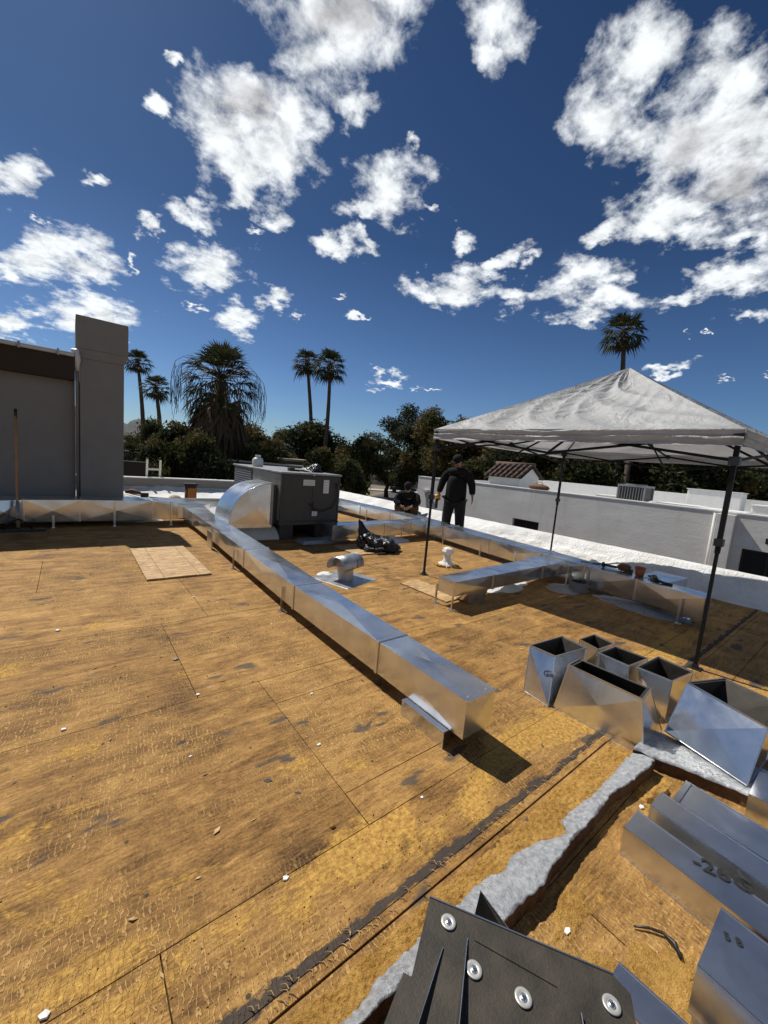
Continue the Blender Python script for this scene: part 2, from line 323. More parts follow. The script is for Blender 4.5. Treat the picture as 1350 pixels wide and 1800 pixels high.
mat('shingle_grey', (0.19, 0.185, 0.17), 0.9, var=0.2, vscale=20, bump=0.5, bscale=40)
mat('asphalt', (0.055, 0.055, 0.057), 0.9, var=0.2, vscale=0.8, bump=0.3, bscale=30)
mat('concrete', (0.42, 0.40, 0.36), 0.9, var=0.1, vscale=1)
mat('dry_earth', (0.17, 0.13, 0.085), 0.95, var=0.3, vscale=0.25)
mat('mountain_rock', (0.045, 0.048, 0.055), 0.95, var=0.4, vscale=0.02)
mat('window_glass', (0.02, 0.022, 0.025), 0.12)
mat('curtain', (0.30, 0.29, 0.27), 0.9)
mat('bark', (0.055, 0.040, 0.028), 0.95, var=0.3, vscale=4, bump=0.6, bscale=20)
mat('palm_bark', (0.075, 0.055, 0.040), 0.95, var=0.35, vscale=3, bump=0.8, bscale=9)
mat('leaf_dark', (0.026, 0.034, 0.013), 0.8, spec=0.2, trans=0.25)
mat('leaf_mid', (0.075, 0.080, 0.027), 0.8, spec=0.2, trans=0.30)
mat('leaf_brown', (0.145, 0.105, 0.036), 0.8, spec=0.2, trans=0.30)
mat('leaf_grey', (0.070, 0.072, 0.042), 0.75, spec=0.25, trans=0.25)
mat('frond_green', (0.045, 0.050, 0.020), 0.7, spec=0.15, trans=0.22)
mat('frond_dead', (0.085, 0.055, 0.026), 0.8, trans=0.15)
mat('louvre_metal', (0.22, 0.22, 0.22), 0.5, 0.4)
mat('cloudy_plastic', (0.62, 0.64, 0.63), 0.35)
mat('debris_white', (0.78, 0.77, 0.74), 0.7)
mat('debris_dark', (0.06, 0.05, 0.045), 0.8)
M = MATS


# ------------------------------------------------------------------ object helpers
def props(o, label=None, cat=None, group=None, kind=None):
    if label: o['label'] = label
    if cat: o['category'] = cat
    if group: o['group'] = group
    if kind: o['kind'] = kind
    return o

def thing(name, label, cat, loc=(0, 0, 0), rz=0.0, group=None):
    o = bpy.data.objects.new(name, None); COL.objects.link(o)
    o.location = loc; o.rotation_euler = (0, 0, rz); o.empty_display_size = 0.1
    return props(o, label, cat, group)

def link_mesh(name, me, parent=None, loc=(0, 0, 0)):
    o = bpy.data.objects.new(name, me); COL.objects.link(o)
    o.location = loc
    if parent is not None:
        o.parent = parent
    return o

class MB:
    def __init__(s): s.v = []; s.f = []; s.mi = []; s.c = 0
    def add(s, vs, fs, mi=0):
        b = len(s.v); s.v += [tuple(v) for v in vs]
        for f in fs: s.f.append(tuple(b + i for i in f)); s.mi.append(mi)
        return s
    def box(s, x0, x1, y0, y1, z0, z1, mi=0):
        return s.hexa([(x0, y0, z0), (x1, y0, z0), (x1, y1, z0), (x0, y1, z0)], [(x0, y0, z1), (x1, y0, z1), (x1, y1, z1), (x0, y1, z1)], mi)
    def hexa(s, lo, hi, mi=0):
        return s.add(list(lo) + list(hi), [(3, 2, 1, 0), (4, 5, 6, 7), (0, 1, 5, 4), (1, 2, 6, 5), (2, 3, 7, 6), (3, 0, 4, 7)], mi)
    def bar(s, a, b, w, h=None, mi=0, up=(0, 0, 1)):
        """rectangular bar from a to b, width w (sideways) and height h"""
        h = h or w
        a = Vector(a); b = Vector(b); d = (b - a).normalized(); u = Vector(up)
        if abs(d.dot(u)) > 0.98: u = Vector((1, 0, 0))
        sx = d.cross(u).normalized() * w / 2; sy = sx.cross(d).normalized() * h / 2
        P = [p + i * sx + j * sy for p in (a, b) for i, j in ((-1, -1), (1, -1), (1, 1), (-1, 1))]
        return s.add(P, [(0, 1, 2, 3), (7, 6, 5, 4), (0, 4, 5, 1), (1, 5, 6, 2), (2, 6, 7, 3), (3, 7, 4, 0)], mi)
    def tube(s, pts, r, n=8, mi=0, cap=True):
        pts = [Vector(p) for p in pts]
        rs = r if isinstance(r, (list, tuple)) else [r] * len(pts)
        b = len(s.v); ref = None
        for i, p in enumerate(pts):
            d = (pts[min(i + 1, len(pts) - 1)] - pts[max(i - 1, 0)])
            d = d.normalized() if d.length > 1e-9 else Vector((0, 0, 1))
            if ref is None: ref = Vector((0, 0, 1)) if abs(d.z) < 0.9 else Vector((1, 0, 0))
            u = d.cross(ref).normalized(); v = u.cross(d).normalized(); ref = v
            for k in range(n):
                a = 2 * PI * k / n
                s.v.append(tuple(p + (u * math.cos(a) + v * math.sin(a)) * rs[i]))
        for i in range(len(pts) - 1):
            for k in range(n):
                k2 = (k + 1) % n
                s.f.append((b + i * n + k, b + i * n + k2, b + (i + 1) * n + k2, b + (i + 1) * n + k)); s.mi.append(mi)
        if cap:
            s.f.append(tuple(b + k for k in reversed(range(n)))); s.mi.append(mi)
            s.f.append(tuple(b + (len(pts) - 1) * n + k for k in range(n))); s.mi.append(mi)
        return s
    def lathe(s, prof, n=20, c=(0, 0, 0), mi=0):
        b = len(s.v)
        for r, z in prof:
            for k in range(n):
                a = 2 * PI * k / n; s.v.append((c[0] + r * math.cos(a), c[1] + r * math.sin(a), c[2] + z))
        for i in range(len(prof) - 1):
            for k in range(n):
                k2 = (k + 1) % n
                s.f.append((b + i * n + k, b + i * n + k2, b + (i + 1) * n + k2, b + (i + 1) * n + k)); s.mi.append(mi)
        return s
    def build(s, name, mats, parent=None, smooth=False, loc=(0, 0, 0), bevel=0.0):
        me = bpy.data.meshes.new(name)
        me.from_pydata(s.v, [], s.f); 
        mats = mats if isinstance(mats, (list, tuple)) else [mats]
        for m_ in mats: me.materials.append(M[m_] if isinstance(m_, str) else m_)
        if any(s.mi): me.polygons.foreach_set('material_index', s.mi)
        if smooth: me.polygons.foreach_set('use_smooth', [True] * len(me.polygons))
        me.update()
        o = link_mesh(name, me, parent, loc)
        if bevel:
            bv = o.modifiers.new('bevel', 'BEVEL'); bv.width = bevel; bv.segments = 2; bv.limit_method = 'ANGLE'
        return o

def copy_tree(o, parent=None, label=None):
    c = o.copy(); COL.objects.link(c); c.parent = parent
    if label: c['label'] = label
    for ch in [x for x in S.objects if x.parent == o]:
        copy_tree(ch, c)
    return c

def np_mesh(name, verts, faces, mats, mi=None, smooth=False):
    """fast mesh from numpy quads or tris (faces n x k)"""
    me = bpy.data.meshes.new(name)
    nf, k = faces.shape
    me.vertices.add(len(verts)); me.vertices.foreach_set('co', np.asarray(verts, dtype=np.float32).ravel())
    me.loops.add(nf * k); me.loops.foreach_set('vertex_index', faces.astype(np.int32).ravel())
    me.polygons.add(nf); me.polygons.foreach_set('loop_start', np.arange(0, nf * k, k, dtype=np.int32))
    for m_ in mats: me.materials.append(M[m_])
    if mi is not None: me.polygons.foreach_set('material_index', np.asarray(mi, dtype=np.int32))
    if smooth: me.polygons.foreach_set('use_smooth', np.ones(nf, dtype=bool))
    me.update(calc_edges=True); me.validate()
    return me

def fbm(x, y, z=0.0, o=4):
    return mn.fractal(Vector((x, y, z)), 1.0, 2.0, o)

def grid(name, nu, nv, fn, mats, parent=None, smooth=True, mi=None):
    us = [i / (nu - 1) for i in range(nu)]; vs = [j / (nv - 1) for j in range(nv)]
    V = np.array([fn(u, v) for u in us for v in vs], dtype=np.float32)
    idx = np.arange(nu * nv).reshape(nu, nv)
    F = np.stack([idx[:-1, :-1], idx[1:, :-1], idx[1:, 1:], idx[:-1, 1:]], -1).reshape(-1, 4)
    m_i = None
    if mi: m_i = [mi((i + .5) / (nu - 1), (j + .5) / (nv - 1)) for i in range(nu - 1) for j in range(nv - 1)]
    me = np_mesh(name, V, F, mats, m_i, smooth)
    return link_mesh(name, me, parent)

# ================================================================== GROUND AND FAR SETTING
GZ = -3.3
MB().add([(-3000, -3000, GZ), (3000, -3000, GZ), (3000, 3000, GZ), (-3000, 3000, GZ)], [(0, 1, 2, 3)]).build('ground', 'dry_earth')['kind'] = 'structure'
# street seen between the trees, with its kerb and pavement
st = MB().add([(14, 30, GZ + .01), (72, 74, GZ + .01), (92, 50, GZ + .01), (30, 12, GZ + .01)], [(3, 2, 1, 0)]).build('street', 'asphalt'); st['kind'] = 'structure'
def strip_quad(a, b, w, z):
    a = Vector((*a, z)); b = Vector((*b, z)); d = (b - a).normalized(); n = Vector((-d.y, d.x, 0)) * w / 2
    return [a - n, b - n, b + n, a + n]
pv = MB()
for a, b, wd in (((36, 56), (68, 44), 3.2), ((44, 70), (84, 56), 3.0)):
    q = strip_quad(a, b, wd, GZ + .02); pv.hexa(q, [p + Vector((0, 0, .13)) for p in q])
pv.build('pavement', 'concrete')['kind'] = 'structure'

def ridge(name, pts, depth):
    """a mountain range: profile points (x, y, top) with slopes falling away on both sides"""
    n = 160; V = []; F = []
    P = [Vector(p) for p in pts]
    for i in range(n):
        t = i / (n - 1) * (len(P) - 1); k = min(int(t), len(P) - 2); p = P[k].lerp(P[k + 1], t - k)
        d = Vector((p.x, p.y, 0)).normalized()
        top = p.z + 16 * fbm(i * .13, 3.1) + 6 * fbm(i * .5, 7.7)
        for j in range(-8, 9):
            q = p + d * (j * depth / 8)
            h = GZ + max(0, (top - GZ)) * (1 - abs(j) / 8) ** 1.2 + (10 * fbm(i * .2, j * .45, 5) if 0 < abs(j) < 8 else 0)
            V.append((q.x, q.y, h if abs(j) < 8 else GZ - 2))
    for i in range(n - 1):
        for j in range(16):
            a = i * 17 + j; F.append((a, a + 1, a + 18, a + 17))
    o = MB().add(V, F).build(name, 'mountain_rock', smooth=True); o['kind'] = 'structure'
ridge('mountains', [(-1400, 1500, 40), (-700, 1750, 90), (-200, 1850, 60), (150, 1790, 60), (216, 1748, 84), (262, 1712, 58), (350, 1640, 26), (700, 1500, 30), (1300, 1100, 40), (1750, 500, 30), (1800, -300, 20)], 380)

# ------------------------------------------------------------------ trees
rng = np.random.default_rng(7)
def leaf_cloud(name, blobs, n, size, mats, weights, squash=1.0, seed=0):
    r = np.random.default_rng(seed)
    B = np.array(blobs, dtype=np.float64); vol = B[:, 3] ** 2; pick = r.choice(len(B), n, p=vol / vol.sum())
    d = r.normal(size=(n, 3)); d /= np.linalg.norm(d, axis=1)[:, None]
    rad = r.uniform(0.25, 1.0, n) ** 0.45 * (1 + 0.18 * r.normal(size=n))
    c = B[pick, :3] + d * (B[pick, 3] * rad)[:, None] * np.array([1, 1, squash])
    a = r.normal(size=(n, 3)); a /= np.linalg.norm(a, axis=1)[:, None]
    b = np.cross(a, r.normal(size=(n, 3))); b /= np.linalg.norm(b, axis=1)[:, None]
    s = size * r.uniform(.5, 1.4, n)[:, None]
    V = np.stack([c - a * s, c - b * s * .45, c + a * s, c + b * s * .45], 1).reshape(-1, 3)
    F = np.arange(n * 4).reshape(n, 4)
    # one foliage kind per clump, so that clumps read as lighter and darker sprays
    clump = np.floor(c / (size * 9)).astype(int); hsh = (clump[:, 0] * 73856093 ^ clump[:, 1] * 19349663 ^ clump[:, 2] * 83492791) % 1000 / 1000.0
    mi = np.searchsorted(np.cumsum(weights), np.clip(hsh * .75 + r.uniform(0, .25, n), 0, .999))
    return np_mesh(name, V, F, mats, np.clip(mi, 0, len(mats) - 1))

def crown_blobs(seed, w, h, z0, k):
    r = random.Random(seed); out = []
    for i in range(k):
        a = r.uniform(0, 2 * PI); t = r.random() ** .6; zz = r.uniform(0, 1)
        env = math.sqrt(max(0.05, 1 - (2 * zz - .85) ** 2 * .85))
        out.append((math.cos(a) * t * w * env * .72, math.sin(a) * t * w * env * .72, z0 + zz * h, w * r.uniform(.22, .42)))
    return out

def tree_variant(seed, w, h, z0, n, size, mats, weights, k=22):
    bl = crown_blobs(seed, w, h, z0, k)
    crown = leaf_cloud('crown', bl, n, size, mats, weights, .8, seed)
    r = random.Random(seed + 99); mb = MB()
    fork = z0 * .75
    mb.tube([(0, 0, -.2), (r.uniform(-.1, .1), r.uniform(-.1, .1), fork * .5), (r.uniform(-.2, .2), r.uniform(-.2, .2), fork)], [.26, .2, .17], 8)
    for i in range(8):
        b = bl[r.randrange(len(bl))]; mid = Vector((b[0] * .45, b[1] * .45, fork + (b[2] - fork) * .45)) + Vector((r.uniform(-.2, .2), r.uniform(-.2, .2), 0))
        mb.tube([(0, 0, fork * .9), mid, (b[0], b[1], b[2])], [.13, .08, .03], 6)
    me_o = mb.build('trunk', 'bark', smooth=True); tm = me_o.data; bpy.data.objects.remove(me_o)
    return crown, tm

VAR = {
    'olive': tree_variant(1, 3.0, 3.6, 2.0, 15000, .13, ['leaf_dark', 'leaf_mid', 'leaf_brown'], [.45, .35, .2]),
    'brown': tree_variant(2, 3.0, 6.5, 2.6, 22000, .14, ['leaf_dark', 'leaf_mid', 'leaf_brown'], [.18, .32, .50], 34),
    'round': tree_variant(3, 3.0, 4.0, 2.2, 18000, .13, ['leaf_dark', 'leaf_mid', 'leaf_brown'], [.35, .35, .30]),
    'dark': tree_variant(4, 3.2, 4.4, 1.4, 22000, .13, ['leaf_dark', 'leaf_mid', 'leaf_brown'], [.60, .25, .15], 30),
    'open': tree_variant(5, 3.0, 7.0, 2.4, 14000, .13, ['leaf_dark', 'leaf_mid', 'leaf_grey'], [.4, .3, .3], 26),
}
TOPS = {'olive': 6.35, 'brown': 10.0, 'round': 7.0, 'dark': 6.6, 'open': 10.2}
WID = {'olive': 3.0, 'brown': 3.0, 'round': 3.0, 'dark': 3.2, 'open': 3.0}
def tree(x, y, top, r, kind, label, group='trees growing beyond the roofs', rz=0.0, base=GZ):
    t = thing('tree', label, 'tree', (x, y, base), rz, group)
    sz = (top - base) / TOPS[kind]; sx = r * 1.25 / WID[kind]
    cr_, tk = VAR[kind]
    link_mesh('crown', cr_, t); link_mesh('trunk', tk, t)
    t.scale = (sx, sx, sz)
    return t
TREES = [
    (4.71, 34.65, 3.3, 1.6, 'olive', 'small dark tree behind the upright ladder, left of the shaggy palm'),
    (5.75, 28.7, 3.0, 2.1, 'olive', 'dark olive tree with forked trunks between the ladder and the shaggy palm'),
    (8.6, 29.6, 2.7, 2.0, 'dark', 'dense dark tree directly behind the shaggy palm trunk'),
    (10.6, 29.95, 3.6, 2.2, 'round', 'rusty green tree right of the shaggy palm, above the far end of the rooftop unit'),
    (15.5, 38.84, 3.2, 2.2, 'round', 'low round tree left of the white tower, right of the shaggy palm'),
    (20.98, 47.25, 4.6, 2.8, 'round', 'far round tree behind the white tower'),
    (22.99, 43.08, 5.6, 4.2, 'dark', 'broad dark tree behind the twin palm trunks'),
    (24.1, 34.51, 4.1, 2.4, 'round', 'dark tree on a slim trunk just right of the twin palms'),
    (35.0, 43.5, 7.8, 3.4, 'open', 'tall open grey green tree left of the highest crown by the tent'),
    (31.59, 36.2, 8.6, 2.4, 'open', 'tall thin leafy tree with sky showing through, left of the tent peak side'),
    (32.25, 33.11, 8.5, 2.8, 'brown', 'tallest brown green tree rising left of the tent corner'),
    (31.93, 28.24, 7.2, 3.4, 'brown', 'brown leaved tree just behind the left tent corner'),
    (32.91, 24.89, 5.9, 3.6, 'brown', 'brown leaved tree behind the standing worker, under the left half of the canopy'),
    (30.31, 19.29, 4.6, 3.2, 'dark', 'dark tree behind the little tiled chimney box'),
    (30.98, 16.19, 4.6, 3.4, 'dark', 'dark tree behind the rear tent leg'),
    (35.9, 14.82, 4.9, 3.8, 'dark', 'dark tree crossed by the lower trunk of the lone palm'),
    (36.59, 11.7, 4.9, 3.8, 'dark', 'dark tree behind the condenser on the neighbouring roof'),
    (36.96, 8.85, 4.3, 3.4, 'olive', 'lighter olive tree left of the front right tent leg'),
    (45.23, 7.35, 4.8, 3.4, 'dark', 'dark tree at the right edge above the shingle roof'),
    (9.83, 15.19, 1.55, 1.1, 'dark', 'dark leafy shrub top showing just right of the rooftop unit'),
    (3.0, 31.2, 1.9, 1.2, 'round', 'small round tree peeping out right of the chimney'),
    (17.5, 31.5, 2.4, 1.9, 'olive', 'olive tree low between the rooftop unit and the twin palms'),
    (38.5, 21.5, 5.5, 3.6, 'dark', 'dark tree filling the gap above the neighbouring roof left of the rear tent leg'),
    (3.3, 21.3, 1.7, 1.2, 'olive', 'low forked olive tree just right of the ladder, in front of the garden wall'),
    (5.0, 20.6, 2.2, 1.5, 'dark', 'dark bushy tree in front of the garden wall, left of the shaggy palm'),
    (8.2, 21.6, 2.1, 1.5, 'olive', 'olive tree in front of the garden wall, right of the shaggy palm'),
    (41.5, 3.5, 5.0, 3.6, 'dark', 'dark tree beyond the neighbouring roof, out past the front right tent leg'),
]
for i, a in enumerate(TREES):
    tree(*a, rz=i * 1.7)

# ------------------------------------------------------------------ palms
def frond_fan(mb, base, direction, petiole, span, seg, droop, r, mi=0, mp=1, wd=.075):
    """a fan palm leaf: petiole then narrow drooping segments"""
    d = Vector(direction).normalized()
    p1 = Vector(base) + d * petiole - Vector((0, 0, droop * petiole * .25))
    mb.tube([base, (Vector(base) + p1) / 2 + Vector((0, 0, petiole * .06)), p1], [.035, .025, .018], 4, mp, False)
    side = d.cross(Vector((0, 0, 1))); side = side.normalized() if side.length > .05 else Vector((1, 0, 0))
    upn = side.cross(d).normalized()
    for k in range(seg):
        a = (k / (seg - 1) - .5) * 2.5
        dd = (d * math.cos(a) + side * math.sin(a) + upn * r.uniform(-.12, .12)).normalized()
        L = span * (.72 + .28 * math.cos(a * .8)) * r.uniform(.85, 1.1)
        wv = dd.cross(upn).normalized() * L * wd
        q1 = p1 + dd * L * .55; q2 = p1 + dd * L - Vector((0, 0, L * droop * r.uniform(.25, .6)))
        mb.add([p1, q1 + wv, q1 - wv, q2], [(0, 1, 2), (1, 3, 2)], mi)

def palm_crown(seed, n, petiole, span, seg, up_lo=-.7, up_hi=1.2, wd=.075):
    r = random.Random(seed); mb = MB()
    for i in range(n):
        a = i * 2.39996 + r.uniform(-.2, .2); el = up_lo + (up_hi - up_lo) * ((i + .5) / n)
        d = (math.cos(a) * math.cos(el), math.sin(a) * math.cos(el), math.sin(el))
        frond_fan(mb, (0, 0, 0), d, petiole * r.uniform(.8, 1.1), span * r.uniform(.85, 1.1), seg, .9 - .45 * el, r, wd=wd)
    return mb
def palm_skirt(seed, n, R, L, seg=7):
    r = random.Random(seed); mb = MB()
    for i in range(n):
        a = i * 2.39996; t = (i + .5) / n
        zz = -t * L * .55
        d = (math.cos(a) * .55, math.sin(a) * .55, -1.0)
        frond_fan(mb, (math.cos(a) * .16, math.sin(a) * .16, zz), d, R * r.uniform(.6, 1.1) * (1 - .3 * t), L * .34 * r.uniform(.7, 1.2), seg, .9, r)
    return mb
fp_me = palm_crown(11, 34, 1.0, 1.05, 12).build('crown', ['frond_green', 'frond_dead'])
FAN_CROWN = fp_me.data; bpy.data.objects.remove(fp_me)
sk = palm_skirt(5, 26, .35, 1.5, 6).build('skirt', ['frond_dead', 'frond_dead']); FAN_SKIRT = sk.data; bpy.data.objects.remove(sk)
def fan_palm(x, y, top, base_xy, r0, label, crown_s=1.0, rz=0.0):
    t = thing('fan_palm', label, 'palm tree', (base_xy[0], base_xy[1], GZ), 0, 'slender fan palms')
    top_p = Vector((x - base_xy[0], y - base_xy[1], top - GZ - 1.0))
    pts = []; rs = []
    for k in range(17):
        s_ = k / 16; p = top_p * s_; bow = math.sin(s_ * PI) * .35
        pts.append((p.x + bow, p.y, p.z)); rs.append((r0 * (1.25 - .6 * s_)) * (1 + .06 * (k % 2)))
    MB().tube(pts, rs, 9).build('trunk', 'palm_bark', t, True)
    c = link_mesh('crown', FAN_CROWN, t, top_p); c.scale = (crown_s,) * 3; c.rotation_euler = (0, 0, rz)
    k_ = link_mesh('skirt', FAN_SKIRT, t, top_p); k_.scale = (crown_s,) * 3
    return t
fan_palm(8.03, 70.4, 14.0, (8.75, 69.9), .30, 'slender fan palm closest to the chimney, the taller of that pair', 1.15, 0)
fan_palm(9.3, 63.0, 9.9, (9.85, 62.6), .30, 'shorter slender fan palm second from the chimney', 1.15, 1)
fan_palm(21.4, 43.07, 13.1, (22.45, 42.3), .24, 'left palm of the twin palms behind the rooftop unit', 1.0, 2)
fan_palm(22.47, 39.65, 12.5, (22.1, 39.9), .24, 'right palm of the twin palms, leaning to the right', 1.15, 3)
fan_palm(33.31, 14.32, 13.9, (34.5, 13.4), .22, 'lone tall fan palm rising behind the tent peak', .95, 4)
t = thing('palm_trunk', 'second bare pale palm trunk standing right of the lone palm under the canopy line', 'palm tree', (34.0, 12.75, GZ))
MB().tube([(0, 0, 0), (.05, 0, 4), (-.1, .1, 7.2)], [.26, .22, .2], 9).build('trunk', 'palm_bark', t, True)

# big shaggy palm
bp = thing('shaggy_palm', 'large shaggy fan palm with a thick skirt of dead fronds, left of the rooftop unit', 'palm tree', (6.74, 24.07, GZ))
MB().tube([(0, 0, 0), (0, .1, 3), (0, 0, 6.2), (0, 0, 8.6)], [.42, .40, .38, .3], 12).build('trunk', 'palm_bark', bp, True)
o = palm_crown(21, 46, 1.4, 1.15, 18, -.75, 1.40, .045).build('crown', ['frond_green', 'frond_dead'], bp); o.location = (0, 0, 8.6)
o = palm_skirt(8, 120, 1.5, 4.4, 9).build('skirt', ['frond_dead', 'leaf_brown'], bp); o.location = (0, 0, 8.5)
r_ = random.Random(3); fs = MB()
for i in range(34):
    a = i * 2.4; e = r_.uniform(1.9, 2.7); hz = r_.uniform(.2, .9); p = [(0, 0, 0)]
    for k in range(1, 7):
        s_ = k / 6; p.append((math.cos(a) * e * math.sin(s_ * 1.75), math.sin(a) * e * math.sin(s_ * 1.75), hz * math.sin(s_ * 2.1) * 1.6 - s_ ** 3 * 2.6))
    fs.tube(p, .013, 4, 0, False)
    for k in range(7):
        q = Vector(p[6]).lerp(Vector(p[4]), r_.random()); fs.tube([q, q + Vector((r_.uniform(-.12, .12), r_.uniform(-.12, .12), -r_.uniform(.3, .9)))], .010, 4, 0, False)
fs.build('fruit_stalk', 'frond_dead', bp).location = (0, 0, 8.7)

t = thing('small_palm', 'small dark fan palm in front of the white raked gable beside the chimney', 'palm tree', (2.55, 24.6, GZ))
MB().tube([(0, 0, 0), (0, 0, 3.9)], [.16, .12], 8).build('trunk', 'palm_bark', t, True)
c = link_mesh('crown', FAN_CROWN, t, (0, 0, 4.0)); c.scale = (.55,) * 3

# ------------------------------------------------------------------ far buildings
def add_building(name, label, cat, parts, loc=(0, 0, 0), rz=0):
    t = thing(name, label, cat, loc, rz)
    for nm, mb, m_ in parts: mb.build(nm, m_, t)
    return t
# long dim garden wall on the left
g = thing('garden_wall', 'long dim grey garden wall behind the ladder and the shaggy palm', 'wall', (0, 0, 0))
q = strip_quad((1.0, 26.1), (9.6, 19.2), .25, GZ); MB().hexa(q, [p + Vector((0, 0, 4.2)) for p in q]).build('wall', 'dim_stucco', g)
q = strip_quad((0.95, 26.15), (9.65, 19.15), .34, GZ + 4.2); MB().hexa(q, [p + Vector((0, 0, .07)) for p in q]).build('coping', 'concrete', g)
g = thing('garden_wall', 'low dark screen panel at the foot of the chimney, right beside it', 'wall', (0, 0, 0))
q = strip_quad((1.15, 17.6), (2.35, 17.2), .2, GZ); MB().hexa(q, [p + Vector((0, 0, 4.05)) for p in q]).build('wall', 'dark_fascia', g)
# flat roofed house far behind the unit
t = thing('flat_roof_house', 'long low brown house with a flat roof behind the rooftop unit', 'house')
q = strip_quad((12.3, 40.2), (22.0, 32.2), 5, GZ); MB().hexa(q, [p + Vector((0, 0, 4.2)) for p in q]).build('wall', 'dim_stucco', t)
q = strip_quad((12.2, 40.3), (22.1, 32.1), 5.3, GZ + 4.2); MB().hexa(q, [p + Vector((0, 0, .2)) for p in q]).build('roof', 'beige_stucco', t)
for k in range(4):
    a = Vector((12.6, 37.0, -1.6)).lerp(Vector((20.0, 30.9, -1.6)), (k + .5) / 4)
    MB().bar(a - Vector((.6, -.5, 0)), a + Vector((.6, -.5, 0)), .1, 1.1).build('window', 'window_glass', t)
t = thing('chimney_stack', 'pale tower like chimney left of the twin palms', 'chimney', (19.4, 42.0, GZ))
MB().hexa([(-.5, -.5, 0), (.55, -.5, 0), (.55, .5, 0), (-.5, .5, 0)], [(-.5, -.5, 6.0), (.55, -.5, 5.5), (.55, .5, 5.5), (-.5, .5, 6.0)]).build('shaft', 'white_stucco', t)
MB().box(-.2, .2, -.55, -.5, 4.2, 4.8).build('vent', 'yellow_tile', t)
t = thing('roof_box', 'small white box on the roof left of the pale tower chimney', 'roof box', (16.7, 39.6, .7))
MB().box(-.3, .3, -.3, .3, 0, .9).build('body', 'white_stucco', t); MB().box(-.34, .34, -.34, .34, .9, .96).build('lid', 'concrete', t)

def gable_house(name, label, loc, rz, w, d, wall_h, rise, wm, rm, tiles=True):
    t = thing(name, label, 'house', loc, rz)
    mb = MB().box(-w / 2, w / 2, -d / 2, d / 2, 0, wall_h)
    mb.add([(-w / 2, -d / 2, wall_h), (w / 2, -d / 2, wall_h), (0, -d / 2, wall_h + rise), (-w / 2, d / 2, wall_h), (w / 2, d / 2, wall_h), (0, d / 2, wall_h + rise)], [(0, 1, 2), (4, 3, 5)])
    mb.build('wall', wm, t)
    L = math.hypot(w / 2, rise); n = max(4, int(d / .32))
    rf = MB()
    for sgn in (-1, 1):
        for k in range(n):
            y0 = -d / 2 - .2 + k * (d + .4) / n; y1 = y0 + (d + .4) / n * .9
            e = 1.12
            a = [(sgn * w / 2 * e, y0, wall_h - rise * .12), (sgn * w / 2 * e, y1, wall_h - rise * .12), (0, y1, wall_h + rise), (0, y0, wall_h + rise)]
            rf.hexa([(p[0], p[1], p[2] + .01) for p in a], [(p[0], p[1], p[2] + .13) for p in a])
    rf.build('roof', rm, t)
    for yy in (-d / 2 - .28, d / 2 + .22):
        rk = MB()
        for sgn in (-1, 1): rk.bar((sgn * w / 2 * 1.15, yy, wall_h - rise * .12 + .06), (0, yy, wall_h + rise + .08), .08, .22)
        rk.build('rake_board', 'white_stucco', t)
    return t
gable_house('tiled_house', 'house with a yellow tiled gable right of the twin palms', (28.2, 43.0, GZ), .75, 3.6, 4, 4.0, 1.2, 'beige_stucco', 'yellow_tile')
gable_house('tiled_house', 'house with a steep white raked gable showing right of the chimney', (.75, 29.9, GZ), -.05, 5.6, 5.5, 3.6, 2.8, 'white_stucco', 'roof_tile')
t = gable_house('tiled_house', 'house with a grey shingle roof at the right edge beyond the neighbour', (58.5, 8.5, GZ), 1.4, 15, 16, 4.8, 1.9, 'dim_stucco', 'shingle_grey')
# beige street wall with pillars
t = thing('street_wall', 'long beige wall along the street between the twin palms and the tent', 'wall')
a = Vector((40.5, 76.0)); b = Vector((74, 49)); q = strip_quad(a, b, .3, GZ); MB().hexa(q, [p + Vector((0, 0, 2.5)) for p in q]).build('wall', 'beige_stucco', t)
for k in range(7):
    p = a.lerp(b, k / 6); MB().box(p.x - .35, p.x + .35, p.y - .35, p.y + .35, GZ, GZ + 2.8).build('pillar', 'beige_stucco', t)

# parked car in the street shade
def car(x, y, rz, label, m_):
    t = thing('parked_car', label, 'car', (x, y, GZ + .02), rz)
    prof = [(-2.2, .45), (-2.15, .85), (-1.3, .98), (-.75, 1.42), (.75, 1.45), (1.45, 1.0), (2.15, .9), (2.25, .45)]
    mb = MB(); n = len(prof)
    V = [(px, -.88 if pz < 1.2 else -.66, pz) for px, pz in prof] + [(px, .88 if pz < 1.2 else .66, pz) for px, pz in prof]
    F = [tuple(range(n - 1, -1, -1)), tuple(range(n, 2 * n))] + [(i, i + 1, n + i + 1, n + i) for i in range(n - 1)] + [(n - 1, 0, n, 2 * n - 1)]
    mb.add(V, F).build('body', m_, t, bevel=.04)
    MB().hexa([(-1.15, -.8, 1.0), (1.25, -.8, 1.0), (1.25, .8, 1.0), (-1.15, .8, 1.0)], [(-.72, -.68, 1.38), (.7, -.68, 1.38), (.7, .68, 1.38), (-.72, .68, 1.38)]).build('window_band', 'window_glass', t)
    for px in (-1.4, 1.4):
        for sy in (-1, 1):
            MB().tube([(px, sy * .74, .33), (px, sy * .92, .33)], .33, 16).build('wheel', 'black_plastic', t)
mat('car_paint_dark', (0.03, 0.03, 0.035), 0.2, spec=.6)
car(44.0, 50.5, -.65, 'dark car parked in the shade of the street trees', 'car_paint_dark')

# ================================================================== OUR BUILDING AND ITS ROOF
t = thing('building_body', 'the low building whose roof is being stripped, its outer wall below the white parapet', 'building')
MB().box(-14, 7.72, -6, 13.32, GZ, -.06).build('wall', 'grey_stucco', t)
MB().box(-14, 7.4, -6, 13.2, -.055, -.022).build('deck_base', 'under_deck', t)

